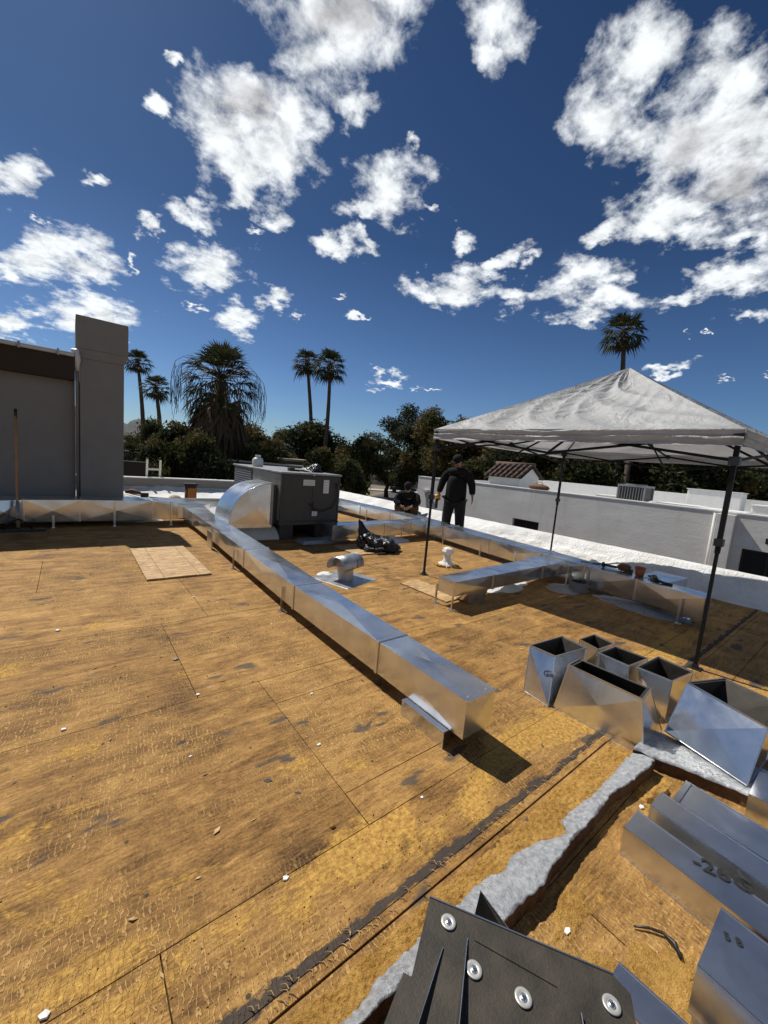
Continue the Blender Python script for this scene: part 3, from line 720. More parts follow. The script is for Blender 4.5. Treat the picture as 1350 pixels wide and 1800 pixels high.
# plywood sheets of the deck, grain along X, joints staggered
deck = MB().box(-13.9, 7.38, -5.9, 13.15, -.0215, -.0205).build('roof_deck', 'under_deck'); deck['kind'] = 'structure'
rs = random.Random(4)
def sheet(x0, x1, y0, y1, dz=0.0, name='plywood_sheet', m_='weathered_plywood'):
    g_ = .0022
    n = 6; tw = [rs.uniform(-.0012, .0012) for _ in range(4)]
    lo = [(x0 + g_, y0 + g_, -.02), (x1 - g_, y0 + g_, -.02), (x1 - g_, y1 - g_, -.02), (x0 + g_, y1 - g_, -.02)]
    hi = [(p[0], p[1], dz + tw[i]) for i, p in enumerate(lo)]
    MB().hexa(lo, hi).build(name, m_, deck)
rows = [(-3.75, -2.53), (-2.53, -1.31), (-1.31, -.09), (-.09, .56), (.56, .80), (.842, 1.13), (1.13, 2.38), (2.38, 3.6), (3.6, 4.82), (4.82, 6.04), (6.04, 7.26), (7.26, 8.48), (8.48, 9.5)]
for i, (y0, y1) in enumerate(rows):
    off = {6: .97, 7: .60, 3: 1.42, 5: .20}.get(i, .97 + (i * 1.22) % 2.44)
    xs = [off + 2.44 * k for k in range(-5, 4)]
    xs = [x for x in xs if -11.2 < x < 7.2]
    xs = [-11.3] + xs + [7.3]
    for a, b in zip(xs[:-1], xs[1:]):
        if b - a < .1: continue
        if i == 6 and abs(a - .97) < .01:
            # the replaced patch beside the duct end
            sheet(a, 1.62, 1.317, 2.10); sheet(a, 1.62, 1.13, 1.317); sheet(a, 1.62, 2.10, 2.38); sheet(1.62, b, 1.13, 2.38)
            continue
        sheet(a, b, y0, y1)
MB().box(-11, 2.45, .803, .838, -.02, .006).build('batten', 'weathered_plywood', deck)
sheet(2.452, 7.3, .80, .842)

# torn foam edge: orange foam, silver coating, cut cliff
EDGE = [(-1.2, .70), (.30, .695), (.511, .685), (.599, .676), (.678, .691), (.811, .701), (1.0, .70), (1.137, .703), (1.27, .681), (1.37, .694), (1.47, .67), (1.56, .635), (1.61, .615), (1.66, .662), (1.71, .668), (1.957, .65), (2.36, .664), (2.5, .66)]
CUT = [(-1.2, .63), (.579, .637), (.725, .639), (.90, .60), (1.11, .569), (1.325, .558), (1.404, .579), (1.504, .578), (1.952, .592), (2.145, .578), (2.32, .563), (2.5, .56)]
def interp(T, x):
    for (a, ya), (b, yb) in zip(T[:-1], T[1:]):
        if x <= b: return ya + (yb - ya) * max(0, (x - a) / (b - a))
    return T[-1][1]
def edge_line(x):   # where the orange stops and the silver starts
    return interp(EDGE, x) + .010 * fbm(x * 14, 5) + .007 * fbm(x * 48, 6)
def cut_line(x):
    return interp(CUT, x) + .007 * fbm(x * 9, 9.5) + .004 * fbm(x * 40, 3.5)
def orange_top(x, y):
    top = .792 + .012 * fbm(x * 9, 1.5)
    s_ = max(0, min(1, (top - y) / .12))
    lump = .009 * fbm(x * 13, y * 13, 1) + .008 * fbm(x * 50, y * 50, 3) + .004 * fbm(x * 130, y * 130, 5)
    return -.004 + (.034 * s_ ** .7 + lump) * min(1, s_ * 6)
FX0, FX1 = -1.2, 2.42
def f_or(u, v):
    x = FX0 + (FX1 - FX0) * u; y0 = .80 + .014 * fbm(x * 9, 1.5); y1 = edge_line(x) - .006
    y = y0 + (y1 - y0) * v
    return (x, y, orange_top(x, y))
foam = thing('foam_roofing_edge', 'torn foam roofing strip across the foreground, orange one side, silver coated the other', 'roof foam')
grid('orange_foam', 1100, 36, f_or, ['orange_foam'], foam)
def f_si(u, v):
    x = FX0 + (FX1 - FX0) * u; ya = edge_line(x); yb = cut_line(x)
    if v < .62:
        s_ = v / .62; y = ya + (yb - ya) * s_
        z = .038 + .040 * s_ - .012 * s_ ** 3 + .005 * fbm(x * 9, y * 9, 7) + .002 * fbm(x * 34, y * 34, 4)
        if v < .001: z -= .012
    elif v < .70:
        s_ = (v - .62) / .08; y = yb - .008 * math.sin(s_ * PI / 2); z = .068 - .010 * s_ + .004 * fbm(x * 9, 1, 7)
    else:
        s_ = (v - .70) / .30; y = yb - .008 - .006 * fbm(x * 20, s_ * 4, 2) * math.sin(s_ * PI); z = (.058 + .004 * fbm(x * 9, 1, 7)) * (1 - s_) - .004 * s_
    return (x, y, z)
grid('silver_coating', 620, 34, f_si, ['silver_coating', 'cut_foam'], foam, mi=lambda u, v: 1 if v > .68 else 0)
# second strip running away under the fittings
def f_s2(u, v):
    y = .66 - 1.5 * u
    xc = 2.40 + .15 * min(1, u * 4) + .03 * fbm(y * 5, 3.3); 
    if v < .3:
        s_ = v / .3; return (xc + .012 * math.sin(s_ * 3) + .005 * fbm(y * 20, s_ * 3), y, .068 * s_ - .004)
    s_ = (v - .3) / .7; x = xc + .02 + .34 * s_
    return (x, y, .068 - .03 * s_ ** 2 + .006 * fbm(x * 9, y * 9, 7) + .003 * fbm(x * 34, y * 34, 4) - (.06 if v > .98 else 0))
foam2 = thing('foam_roofing_edge', 'second torn foam strip running under the big open duct fitting at the right', 'roof foam')
grid('silver_coating', 260, 36, f_s2, ['silver_coating', 'cut_foam'], foam2, mi=lambda u, v: 1 if v < .3 else 0)
for k, (x, y) in enumerate([(2.30, .47), (2.24, .435), (2.18, .50)]):
    mb = MB(); rr = random.Random(k); P = []
    for i in range(9):
        a = i / 9 * 2 * PI; P.append((x + math.cos(a) * rr.uniform(.02, .045), y + math.sin(a) * rr.uniform(.012, .025), .002))
    top = [(p[0] * .6 + x * .4, p[1] * .6 + y * .4, .022) for p in P]
    n = 9; mb.add(P + top, [tuple(range(n, 2 * n))] + [(i, (i + 1) % n, n + (i + 1) % n, n + i) for i in range(n)])
    o = mb.build('foam_scrap', 'orange_foam', smooth=False)
    props(o, ['orange foam scrap lying in the shaded corner, nearest the big fitting', 'orange foam scrap just below the first one in the shaded corner', 'small orange foam scrap closest to the silver strip end'][k], 'foam scrap', 'foam scraps in the corner')

# ragged orange residue on the lower deck, thick enough to cast an edge
def blob_sheet(name, cx_, cy_, rx, ry, th, m_, seed, label, rot=0.0, n=90):
    def fn(u, v):
        a = u * 2 * PI; rr = (1 + .42 * fbm(math.cos(a) * 1.7 + seed, math.sin(a) * 1.7) + .16 * fbm(math.cos(a) * 8, math.sin(a) * 8 + seed) + .06 * fbm(math.cos(a) * 25, math.sin(a) * 25 + seed))
        X = math.cos(a) * rx * rr * v; Y = math.sin(a) * ry * rr * v
        x = cx_ + X * math.cos(rot) - Y * math.sin(rot); y = cy_ + X * math.sin(rot) + Y * math.cos(rot)
        z = (th * (1 - v ** 6) + .0018 * fbm(x * 50, y * 50)) if v < .999 else -.002
        return (x, y, z)
    o = grid(name, n * 2, 14, fn, [m_], None)
    return props(o, label, 'foam residue')
blob_sheet('foam_residue', 1.13, .33, .22, .14, .005, 'orange_foam', 1.3, 'rough orange foam residue on the lower deck, right of the black lined fitting', -.5)
blob_sheet('foam_residue', 1.42, .20, .13, .10, .0045, 'orange_foam', 4.3, 'rough orange foam residue beside the grey sheet at the lower right', -.4)
blob_sheet('foam_residue', 1.36, .47, .10, .05, .004, 'orange_foam', 7.3, 'small tongue of orange residue below the torn foam cliff', .2)

# fibres and peeled splinters along the batten
spl = MB(); rr = random.Random(12)
for i in range(150):
    x = rr.uniform(-.4, 2.4); y = .82 + rr.uniform(-.018, .03); L = rr.uniform(.008, .028)
    a = rr.uniform(1.1, 2.2); p0 = Vector((x, y, .007)); p1 = p0 + Vector((math.cos(a) * L * .5, math.sin(a) * L * .6, .003)); p2 = p1 + Vector((math.cos(a + 1.8) * L * .6, math.sin(a) * L * .4, -.003))
    spl.tube([p0, p1, p2], [.0022, .0016, .0006], 4, 0, False)
props(spl.build('splinters', 'oriented_strand_board', smooth=True), 'pale splinters and glue fibres along the torn batten', 'splinters', kind='stuff')
# fine crumbs over the deck
cr = MB(); rr = random.Random(31)
for i in range(1500):
    if rr.random() < .5: x = rr.uniform(-1.2, 2.4); y = rr.gauss(.93, .12)
    else: x = rr.uniform(-3, 4.5); y = rr.uniform(.1, 6)
    if .57 < y < .80: continue
    s_ = rr.uniform(.0015, .005) * (1.5 if y > 2.5 else 1); a = rr.uniform(0, 6.3)
    P = [(x + math.cos(a + k * 2.1) * s_, y + math.sin(a + k * 2.1) * s_ * rr.uniform(.5, 1.2), .001) for k in range(3)]
    cr.add(P + [(x, y, s_ * 1.1)], [(0, 1, 3), (1, 2, 3), (2, 0, 3)], 0 if rr.random() < .6 else 1)
for i in range(170):
    x = rr.uniform(-2.2, 4.2); y = rr.uniform(.88, 5.5); L = rr.uniform(.006, .020) * (1 + .15 * y); a = rr.uniform(0, 6.3); wd = L * rr.uniform(.12, .5)
    ux, uy = math.cos(a), math.sin(a); h_ = rr.uniform(.001, .005)
    cr.add([(x - ux * L, y - uy * L, .001), (x - uy * wd, y + ux * wd, .002 + h_), (x + ux * L, y + uy * L, .001 + h_), (x + uy * wd, y - ux * wd, .001)], [(0, 1, 2, 3)], rr.choice((0, 1, 2, 2)))
props(cr.build('crumbs', ['orange_foam', 'debris_dark', 'oriented_strand_board']), 'small foam and wood crumbs scattered over the bare deck', 'crumbs', kind='stuff')

# ------------------------------------------------------------------ white coated foam: parapet cant on the right, back roof
def f_par(u, v):
    y = -6 + 19.2 * u
    nn = .075 * fbm(y * 1.2, v * 3, 3); n2 = .030 * fbm(y * 5, v * 9, 9) + .012 * fbm(y * 16, v * 20, 2)
    base_x = 7.08 - .10 * max(0, min(1, (y - 1.5) / 2)) - (.5 * max(0, min(1, (y - 4.6) / 1.5))) + .06 * fbm(y * 1.3, 4.4)
    if v < .78:
        s_ = v / .78; x = base_x + (7.62 - base_x) * s_; z = -.01 + .36 * s_ ** 1.5 + (nn + n2) * math.sin(s_ * PI)
    elif v < .92:
        s_ = (v - .78) / .14; x = 7.62 + .20 * s_; z = .352 + .006 * fbm(y * 3, 1)
    else:
        s_ = (v - .92) / .08; x = 7.82 + .01 * s_; z = .352 - .45 * s_
    return (x, y, z)
par = thing('parapet', 'low parapet along the right edge with white sprayed foam sloping up to it', 'parapet')
grid('white_foam_cant', 700, 46, f_par, ['white_roof_foam'], par)
par2 = thing('parapet', 'far low white topped parapet behind the left duct, right of the chimney', 'parapet')
MB().box(-4, 7.5, 13.2, 13.32, -.02, .47).build('wall', 'grey_stucco', par2)
for k in range(6):
    x0 = -4 + k * 1.93; MB().box(x0 + .006, x0 + 1.924, 13.16, 13.36, .472 + .004 * (k % 2), .50 + .004 * (k % 2)).build('coping', 'white_stucco', par2)
def f_back(u, v):
    x = -3 + 8.1 * u; y = 9.45 + 3.75 * v + (.12 * fbm(x * 2, 1.1) if v < .01 else 0)
    z = .012 + .05 * fbm(x * 1.2, y * 1.2, 2) ** 2 + .012 * fbm(x * 6, y * 6, 2) + .22 * max(0, (v - .72) / .28) ** 2 + (-.02 if v < .01 else 0)
    return (x, y, z)
o = grid('white_roof_foam', 180, 90, f_back, ['white_roof_foam'], None); o['kind'] = 'structure'
def f_back2(u, v):
    x = 5.1 + 1.6 * u; y = 7.3 + 5.9 * v
    z = .006 + .012 * fbm(x * 2, y * 2, 2) + .22 * max(0, (v - .82) / .18) ** 2
    return (x, y, z)

def mound(name, x, y, rx, ry, h, label, m_='white_roof_foam', parent=None, seed=0.0):
    def fn(u, v):
        a = u * 2 * PI; rr_ = 1 + .22 * fbm(math.cos(a) * 1.5 + seed, math.sin(a) * 1.5) + .07 * fbm(math.cos(a) * 6, math.sin(a) * 6 + seed)
        k = v * 1.0
        return (x + math.cos(a) * rx * rr_ * k, y + math.sin(a) * ry * rr_ * k, h * max(0, 1 - k ** 1.3) ** 1.4 + .004 * fbm(x + a, k * 9) - .002)
    o = grid(name, 40, 14, fn, [m_], parent)
    if parent is None: props(o, label, 'roof foam')
    return o
mound('foam_mound', 4.55, 3.15, .55, .36, .09, 'white foam mound under the middle of the short side duct', seed=1)
mound('foam_mound', 5.35, 2.55, .30, .25, .05, 'foam mound, its shade painted grey, where the side duct meets the long right duct', 'silver_coating', seed=2)  # white foam in shade; the grey material stands in for that shade
mound('foam_mound', 4.95, 5.95, .50, .34, .08, 'white foam mound under the branch duct right of the black bag', seed=3)
mound('foam_mound', 1.05, 8.9, .45, .40, .09, 'white foam mound under the left duct near the long duct junction', seed=4)
mound('foam_mound', 5.5, 1.7, .24, .6, .05, 'flat foam patch, shade painted in as grey, under the long right duct beneath the tools', 'silver_coating', seed=5)  # grey material darkens the foam here, shade under the duct put into colour
for k, (x, y, hh) in enumerate([(4.62, 3.12, .15), (4.98, 6.0, .12), (5.42, 2.42, .13), (1.05, 8.85, .12)]):
    MBt = MB().lathe([(.12, -.01), (.12, hh), (.10, hh)], 18, (x, y, 0))
    props(MBt.build('roof_sleeve', 'white_stucco' if k != 2 else 'grey_stucco', smooth=True), ['white sleeve rising under the short side duct', 'white sleeve rising under the branch duct near the black bag', 'metal sleeve under the tool end of the long right duct', 'white sleeve under the left duct near the junction'][k], 'roof sleeve')

# ------------------------------------------------------------------ left house wall and chimney
hw = thing('stucco_house_wall', 'tall grey stucco wall of the raised left wing, dark eave along its top', 'house')
MB().box(-9, .10, 9.16, 12.5, -.02, 2.50).build('wall', 'grey_stucco', hw)
MB().hexa([(-9, 8.98, 2.45), (.10, 8.98, 2.45), (.10, 9.3, 2.45), (-9, 9.3, 2.45)], [(-9, 8.84, 2.84), (.10, 8.84, 2.84), (.10, 9.3, 2.84), (-9, 9.3, 2.84)]).build('fascia', 'dark_fascia', hw)
MB().hexa([(-9, 8.84, 2.845), (.095, 8.84, 2.845), (.095, 12.5, 2.845), (-9, 12.5, 2.845)], [(-9, 8.86, 2.87), (.095, 8.86, 2.87), (.095, 12.5, 3.0), (-9, 12.5, 3.0)]).build('roof', 'dark_fascia', hw)
gt = MB().tube([(-9, 8.80, 2.86), (.09, 8.80, 2.85)], .035, 10).build('gutter', 'gutter_paint', hw, True)
for x in (-2.2, -1.3, -.60, -.12): MB().box(x - .015, x + .015, 8.755, 8.83, 2.80, 2.90).build('gutter_clip', 'cabinet_side', gt)
MB().tube([(.125, 9.0, 2.78), (.13, 9.03, 2.6), (.13, 9.04, .35)], .028, 10).build('downspout', 'grey_stucco', hw, True)
MB().tube([(.10, 8.86, 2.95), (.12, 8.93, 2.80), (.125, 8.99, 2.62)], [.06, .065, .03], 8).build('outlet', 'gutter_paint', hw, True)
ch = thing('chimney', 'tall square grey stucco chimney at the end of the left wall', 'chimney', (0, 0, 0))
MB().hexa([(.165, 8.98, -.02), (.815, 8.98, -.02), (.815, 9.75, -.02), (.165, 9.75, -.02)], [(.165, 8.98, 2.95), (.815, 8.98, 2.95), (.815, 9.75, 2.95), (.165, 9.75, 2.95)]).build('shaft', 'grey_stucco', ch, bevel=.012)
MB().hexa([(.16, 8.96, 2.85), (.82, 8.96, 2.85), (.82, 9.77, 2.85), (.16, 9.77, 2.85)], [(.115, 8.93, 3.0), (.875, 8.93, 3.0), (.875, 9.82, 3.0), (.115, 9.82, 3.0)]).build('corbel', 'grey_stucco', ch)
MB().box(.115, .875, 8.93, 9.82, 3.002, 3.545).build('cap', 'grey_stucco', ch, bevel=.012)

# ------------------------------------------------------------------ neighbouring building
nb_ = thing('neighbour_building', 'long pale grey neighbouring building with a flat white roof beyond the parapet', 'building')
X0 = 12.0; TZ = 1.03
def wall_with_openings():
    mb = MB(); ys = [-8, 1.0, 1.9, 6.9, 7.88, 12.78]
    mb.box(X0, X0 + .25, -8, 1.0, GZ, TZ); mb.box(X0, X0 + .25, 1.0, 1.9, GZ, -.95); mb.box(X0, X0 + .25, 1.0, 1.9, .27, TZ)
    mb.box(X0, X0 + .25, 1.9, 6.9, GZ, TZ); mb.box(X0, X0 + .25, 6.9, 7.88, GZ, -.95); mb.box(X0, X0 + .25, 6.9, 7.88, 0.0, TZ)
    mb.box(X0, X0 + .25, 7.88, 12.78, GZ, TZ); mb.box(X0 + .25, 20, 12.55, 12.78, GZ, TZ)
    return mb
wall_with_openings().build('wall', 'neighbour_stucco', nb_)
MB().box(X0 - .015, X0 + .30, -8, 12.8, TZ + .001, TZ + .03).build('coping', 'white_stucco', nb_)
MB().box(X0 + .26, 20, -8, 12.54, .66, .70).build('roof', 'white_roof_foam', nb_)
MB().box(20.0, 20.25, -8, 12.78, GZ, 1.30).build('back_parapet', 'white_stucco', nb_)
for k, (y0, y1, z0, z1) in enumerate([(1.0, 1.9, -.95, .27), (6.9, 7.88, -.95, 0.0)]):
    wn = MB()
    wn.box(X0 + .10, X0 + .14, y0, y1, z0, z0 + .05); wn.box(X0 + .10, X0 + .14, y0, y1, z1 - .05, z1)
    for yy in (y0, (y0 + y1) / 2 - .025, y1 - .05): wn.box(X0 + .10, X0 + .14, yy, yy + .05, z0 + .05, z1 - .05)
    wo = wn.build('window', 'dark_fascia', nb_)
    MB().box(X0 + .115, X0 + .125, y0 + .05, y1 - .05, z0 + .05, z1 - .05).build('pane', 'window_glass', wo)
    cu = MB()
    for q_ in range(7):
        yy = y1 - .10 - q_ * .045; cu.box(X0 + .17 + .012 * (q_ % 2), X0 + .18 + .012 * (q_ % 2), yy, yy + .045, z0, z1)
    cu.build('curtain', 'curtain', wo)
MB().box(X0 - .14, X0 - .002, 2.08, 2.42, -1.2, 1.0).build('pilaster', 'neighbour_stucco', nb_, bevel=.01)
MB().tube([(X0 - .05, 2.47, 1.0), (X0 - .05, 2.46, -1.5)], .03, 8).build('downspout', 'gutter_paint', nb_, True)
MB().box(X0 - .12, X0 - .001, 12.05, 12.35, .42, .52).build('scupper', 'gutter_paint', nb_)
MB().bar((X0 - .05, 12.2, .42), (X0 - .05, 12.0, -.6), .07).build('leader', 'gutter_paint', nb_)
ltn = MB().box(X0 - .12, X0 - .001, 1.42, 1.52, .46, .58).build('wall_lamp', 'black_plastic', nb_)
# roof things of the neighbour
def roof_block(name, label, x0, x1, y0, y1, z0, z1, m_='white_stucco', cat='roof curb'):
    t = thing(name, label, cat, ((x0 + x1) / 2, (y0 + y1) / 2, z0))
    a, b, h = (x1 - x0) / 2, (y1 - y0) / 2, z1 - z0
    MB().box(-a, a, -b, b, 0, h).build('curb', m_, t, bevel=.02)
    MB().box(-a - .03, a + .03, -b - .03, b + .03, h + .001, h + .035).build('lid', m_, t)
    return t
roof_block('roof_curb', 'tall white parapet block at the back of the neighbouring roof, left of the front right tent leg', 18.6, 19.4, 3.2, 4.8, .70, 1.50)
roof_block('roof_curb', 'low white roof hatch right of the neighbour condenser', 14.6, 15.5, 3.4, 4.5, .70, .98)
roof_block('roof_curb', 'wide low white hatch on the neighbouring roof beside the front right tent leg', 13.3, 14.2, 2.2, 3.1, .70, 1.00)
roof_block('roof_curb', 'small white curb left of the neighbour condenser', 14.4, 15.0, 5.6, 6.3, .70, 1.02)
roof_block('roof_curb', 'flat white skylight curb between the condenser and the tall block', 13.6, 14.2, 3.5, 4.1, .70, .92)
roof_block('roof_curb', 'pale box near the right image edge on the neighbouring roof', 15.4, 16.3, 1.5, 2.4, .70, 1.18)
mb_pipe = lambda x, y, h, label: props(MB().lathe([(.05, 0), (.05, h), (.09, h), (.09, h + .06), (.001, h + .10)], 12, (x, y, .70)).build('vent_pipe', 'gutter_paint', smooth=False), label, 'vent pipe', 'vent pipes on the neighbouring roof')
mb_pipe(13.2, 4.2, .28, 'short vent pipe on the neighbouring roof just right of the condenser')
mb_pipe(13.9, 6.9, .22, 'short vent pipe on the neighbouring roof, between the tiled box and the condenser')
def condenser(x, y, z, s, label, group='outdoor condensers on the neighbouring roof'):
    t = thing('condenser_unit', label, 'condenser', (x, y, z), 0, group)
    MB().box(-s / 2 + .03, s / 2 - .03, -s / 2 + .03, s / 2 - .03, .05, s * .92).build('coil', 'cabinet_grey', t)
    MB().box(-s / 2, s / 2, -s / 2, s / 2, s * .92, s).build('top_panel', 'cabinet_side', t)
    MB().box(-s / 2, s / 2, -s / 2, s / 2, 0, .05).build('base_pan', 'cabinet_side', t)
    for i in (-1, 1):
        for j in (-1, 1): MB().box(i * (s / 2 - .02) - .02, i * (s / 2 - .02) + .02, j * (s / 2 - .02) - .02, j * (s / 2 - .02) + .02, .05, s * .92).build('corner_post', 'cabinet_side', t)
    for k in range(9):
        yy = -s / 2 + .08 + k * (s - .16) / 8; MB().box(-s / 2 - .006, -s / 2 + .02, yy - .010, yy + .010, .06, s * .9).build('louvre_slat', 'louvre_metal', t)
    MB().lathe([(s * .38, s), (s * .38, s + .03), (s * .34, s + .03)], 20).build('fan_ring', 'cabinet_side', t)
condenser(14.0, 4.95, .70, .78, 'square grey condenser with vertical louvres in the middle of the neighbouring roof')
condenser(15.0, 1.15, .70, .62, 'dark condenser half seen at the right edge of the neighbouring roof')
# tiled chimney box
tb = thing('tiled_chimney_box', 'small white box with a gabled clay tile roof on the neighbouring building', 'chimney', (0, 0, 0))
mb = MB().box(12.55, 13.75, 8.15, 9.50, .70, 1.42)
mb.add([(12.55, 8.15, 1.42), (13.75, 8.15, 1.42), (13.15, 8.15, 1.80), (12.55, 9.50, 1.42), (13.75, 9.50, 1.42), (13.15, 9.50, 1.80)], [(0, 1, 2), (4, 3, 5)])
mb.build('body', 'white_stucco', tb)
MB().hexa([(12.42, 8.02, 1.345), (13.15, 8.02, 1.80), (13.15, 9.64, 1.80), (12.42, 9.64, 1.345)], [(12.42, 8.02, 1.375), (13.15, 8.02, 1.83), (13.15, 9.64, 1.83), (12.42, 9.64, 1.375)]).build('roof_board', 'dark_fascia', tb)
MB().hexa([(13.15, 8.02, 1.80), (13.88, 8.02, 1.345), (13.88, 9.64, 1.345), (13.15, 9.64, 1.80)], [(13.15, 8.02, 1.83), (13.88, 8.02, 1.375), (13.88, 9.64, 1.375), (13.15, 9.64, 1.83)]).build('roof_board', 'dark_fascia', tb)
tile_me = None
rt = random.Random(6)
for sgn in (-1, 1):
    for row in range(3):
        for k in range(7):
            y = 8.12 + k * .232; t0 = row / 3.0 - .03; t1 = (row + 1) / 3.0 + .05
            e0 = Vector((13.15 + sgn * .74 * (1 - t0), y, 1.36 + .46 * t0 + .03)); e1 = Vector((13.15 + sgn * .74 * (1 - t1), y, 1.36 + .46 * t1 + .015))
            if tile_me is None:
                mb = MB(); n = 6; L = (e1 - e0).length
                P = [(-L / 2, math.cos(PI * i / n) * .085, math.sin(PI * i / n) * .06) for i in range(n + 1)] + [(L / 2, math.cos(PI * i / n) * .07, math.sin(PI * i / n) * .05) for i in range(n + 1)]
                mb.add(P, [(i, i + 1, n + 2 + i, n + 1 + i) for i in range(n)] + [tuple(range(n, -1, -1))])
                o = mb.build('roof_tile', 'roof_tile', tb, True); tile_me = o.data
            else: o = link_mesh('roof_tile', tile_me, tb)
            o.location = (e0 + e1) / 2 + Vector((0, 0, .015))
            d = (e1 - e0).normalized()
            o.rotation_euler = d.to_track_quat('X', 'Z').to_euler()
MB().tube([(13.15, 8.0, 1.86), (13.15, 9.66, 1.86)], .075, 8).build('ridge_tile', 'roof_tile', tb, True)
o = thing('tool_bag', 'yellow brown bag lying on the neighbour wall top by the rear tent leg', 'bag', (12.15, 7.15, TZ + .03))
MB().lathe([(.001, 0), (.2, 0), (.24, .06), (.2, .13), (.08, .18), (.001, .18)], 12).build('bag_body', 'rust_brown', o, True).scale = (.6, 1.6, 1)
MB().tube([(0, -.16, .14), (0, -.08, .24), (0, .08, .24), (0, .16, .14)], .012, 6).build('handle', 'tool_yellow', o, True)

# ================================================================== DUCTS
def duct_section(P, Q, parent, name='duct_section', crown=.009, m_='galvanised', caps=(True, True)):
    """P, Q: four corners (bottom-left, bottom-right, top-right, top-left) at each end; every face is cross-broken"""
    P = [Vector(p) for p in P]; Q = [Vector(p) for p in Q]
    mb = MB(); cen = sum(P + Q, Vector()) / 8
    def face(a, b, c, d, k):
        mid = (a + b + c + d) / 4; n = (b - a).cross(d - a).normalized()
        if n.dot(mid - cen) < 0: n = -n
        mb.add([a, b, c, d, mid + n * k], [(0, 1, 4), (1, 2, 4), (2, 3, 4), (3, 0, 4)])
    for i in range(4):
        j = (i + 1) % 4; face(P[i], P[j], Q[j], Q[i], crown)
    if caps[0]: face(*P, crown * .5)
    if caps[1]: face(*Q, crown * .5)
    return mb.build(name, m_, parent)
def cleat(P, parent, d, w_=.022, t_=.004):
    """raised drive cleat round a joint; P corners, d unit direction of the run"""
    P = [Vector(p) for p in P]; d = Vector(d).normalized(); c = sum(P, Vector()) / 4; mb = MB()
    for i in range(4):
        a, b = P[i], P[(i + 1) % 4]; n = ((a + b) / 2 - c).normalized()
        mb.bar(a + n * t_ * .5 + (a - c).normalized() * t_, b + n * t_ * .5 + (b - c).normalized() * t_, w_, t_ * 1.6, 0, n)
    return mb.build('drive_cleat', 'steel_edge', parent)
def rect_y(y, x0, x1, z0, z1): return [(x0, y, z0), (x1, y, z0), (x1, y, z1), (x0, y, z1)]
def rect_x(x, y0, y1, z0, z1): return [(x, y0, z0), (x, y1, z0), (x, y1, z1), (x, y0, z1)]
def leg(x, y, z1, parent, foot=(0.0, 0.05), w_=.022):
    mb = MB().box(x - w_ / 2, x + w_ / 2, y - .002, y + .002, .0, z1).box(x - .002, x + .002, y, y + w_, .0, z1)
    mb.box(x - .03, x + .03, y - .03, y + .03, .0005, .004)
    return mb.build('support_leg', 'steel_edge', parent)
def screw(x, y, z, parent): return MB().lathe([(.001, .006), (.005, .005), (.007, 0)], 8, (x, y, z)).build('screw', 'steel_edge', parent)

def run_y(t, stations, pad=.012):
    for k in range(len(stations) - 1):
        a, b = stations[k], stations[k + 1]
        duct_section(rect_y(a[0] + (.001 if k else 0), *a[1:]), rect_y(b[0] - .001, *b[1:]), t)
        if k: cleat(rect_y(a[0], *a[1:]), t, (0, 1, 0))
def run_x(t, stations):
    for k in range(len(stations) - 1):
        a, b = stations[k], stations[k + 1]
        duct_section(rect_x(a[0] + (.001 if k else 0), *a[1:]), rect_x(b[0] - .001, *b[1:]), t)
        if k: cleat(rect_x(a[0], *a[1:]), t, (1, 0, 0))

d1 = thing('long_duct', 'long galvanised duct running from the left duct toward the camera, capped end nearest', 'duct')
run_y(d1, [(1.185, 1.605, 1.842, .10, .315), (1.95, 1.610, 1.855, .10, .315), (3.225, 1.607, 1.885, .10, .315), (4.70, 1.652, 1.955, .10, .318), (6.25, 1.706, 2.0, .10, .32), (7.6, 1.73, 2.05, .10, .32), (8.215, 1.70, 2.10, .10, .34)])
MB().bar((1.607, 1.183, .316), (1.842, 1.183, .316), .016, .004).build('end_hem', 'steel_edge', d1)
for x in (1.645, 1.80): screw(x, 1.21, .316, d1)
for x, y in ((1.600, 3.45), (1.632, 5.0), (1.895, 3.45), (1.965, 5.0)): leg(x, y, .24, d1)
MB().box(1.645, 1.66, 6.05, 6.30, 0, .26).build('support_leg', 'steel_edge', d1)
sd = thing('saddle_support', 'small folded steel saddle plate under the near end of the long duct', 'duct support')
MB().hexa([(1.566, 1.28, 0), (1.572, 1.28, 0), (1.572, 1.625, 0), (1.566, 1.625, 0)], [(1.566, 1.28, .088), (1.572, 1.28, .088), (1.572, 1.625, .088), (1.566, 1.625, .088)]).build('side_plate', 'galvanised', sd)
MB().box(1.572, 1.86, 1.28, 1.625, .0885, .0945).build('top_plate', 'galvanised', sd)
MB().box(1.560, 1.60, 1.28, 1.625, .0950, .0975).build('flange', 'steel_edge', sd)
MB().box(1.86, 1.866, 1.28, 1.625, 0, .088).build('side_plate', 'galvanised', sd)

dc = thing('cross_duct', 'galvanised duct running along the foot of the left wall and chimney', 'duct')
run_x(dc, [(-.55, 8.23, 8.78, .10, .45), (.14, 8.235, 8.78, .10, .455), (1.20, 8.235, 8.78, .10, .445), (2.75, 8.25, 8.80, .10, .44)])
duct_section([(-.55, 8.23, .10), (-.55, 8.78, .10), (-.55, 8.78, .45), (-.55, 8.23, .45)], [(-1.0, 8.05, .10), (-1.1, 8.72, .10), (-1.1, 8.72, .45), (-1.0, 8.05, .45)], dc, 'duct_elbow', .02)
cleat(rect_x(-.55, 8.23, 8.78, .10, .45), dc, (1, 0, 0))
duct_section([(-1.0, 8.05, .10), (-1.1, 8.72, .10), (-1.1, 8.72, .45), (-1.0, 8.05, .45)], [(-2.4, 7.5, .10), (-2.5, 8.1, .10), (-2.5, 8.1, .45), (-2.4, 7.5, .45)], dc, 'duct_section', .02)
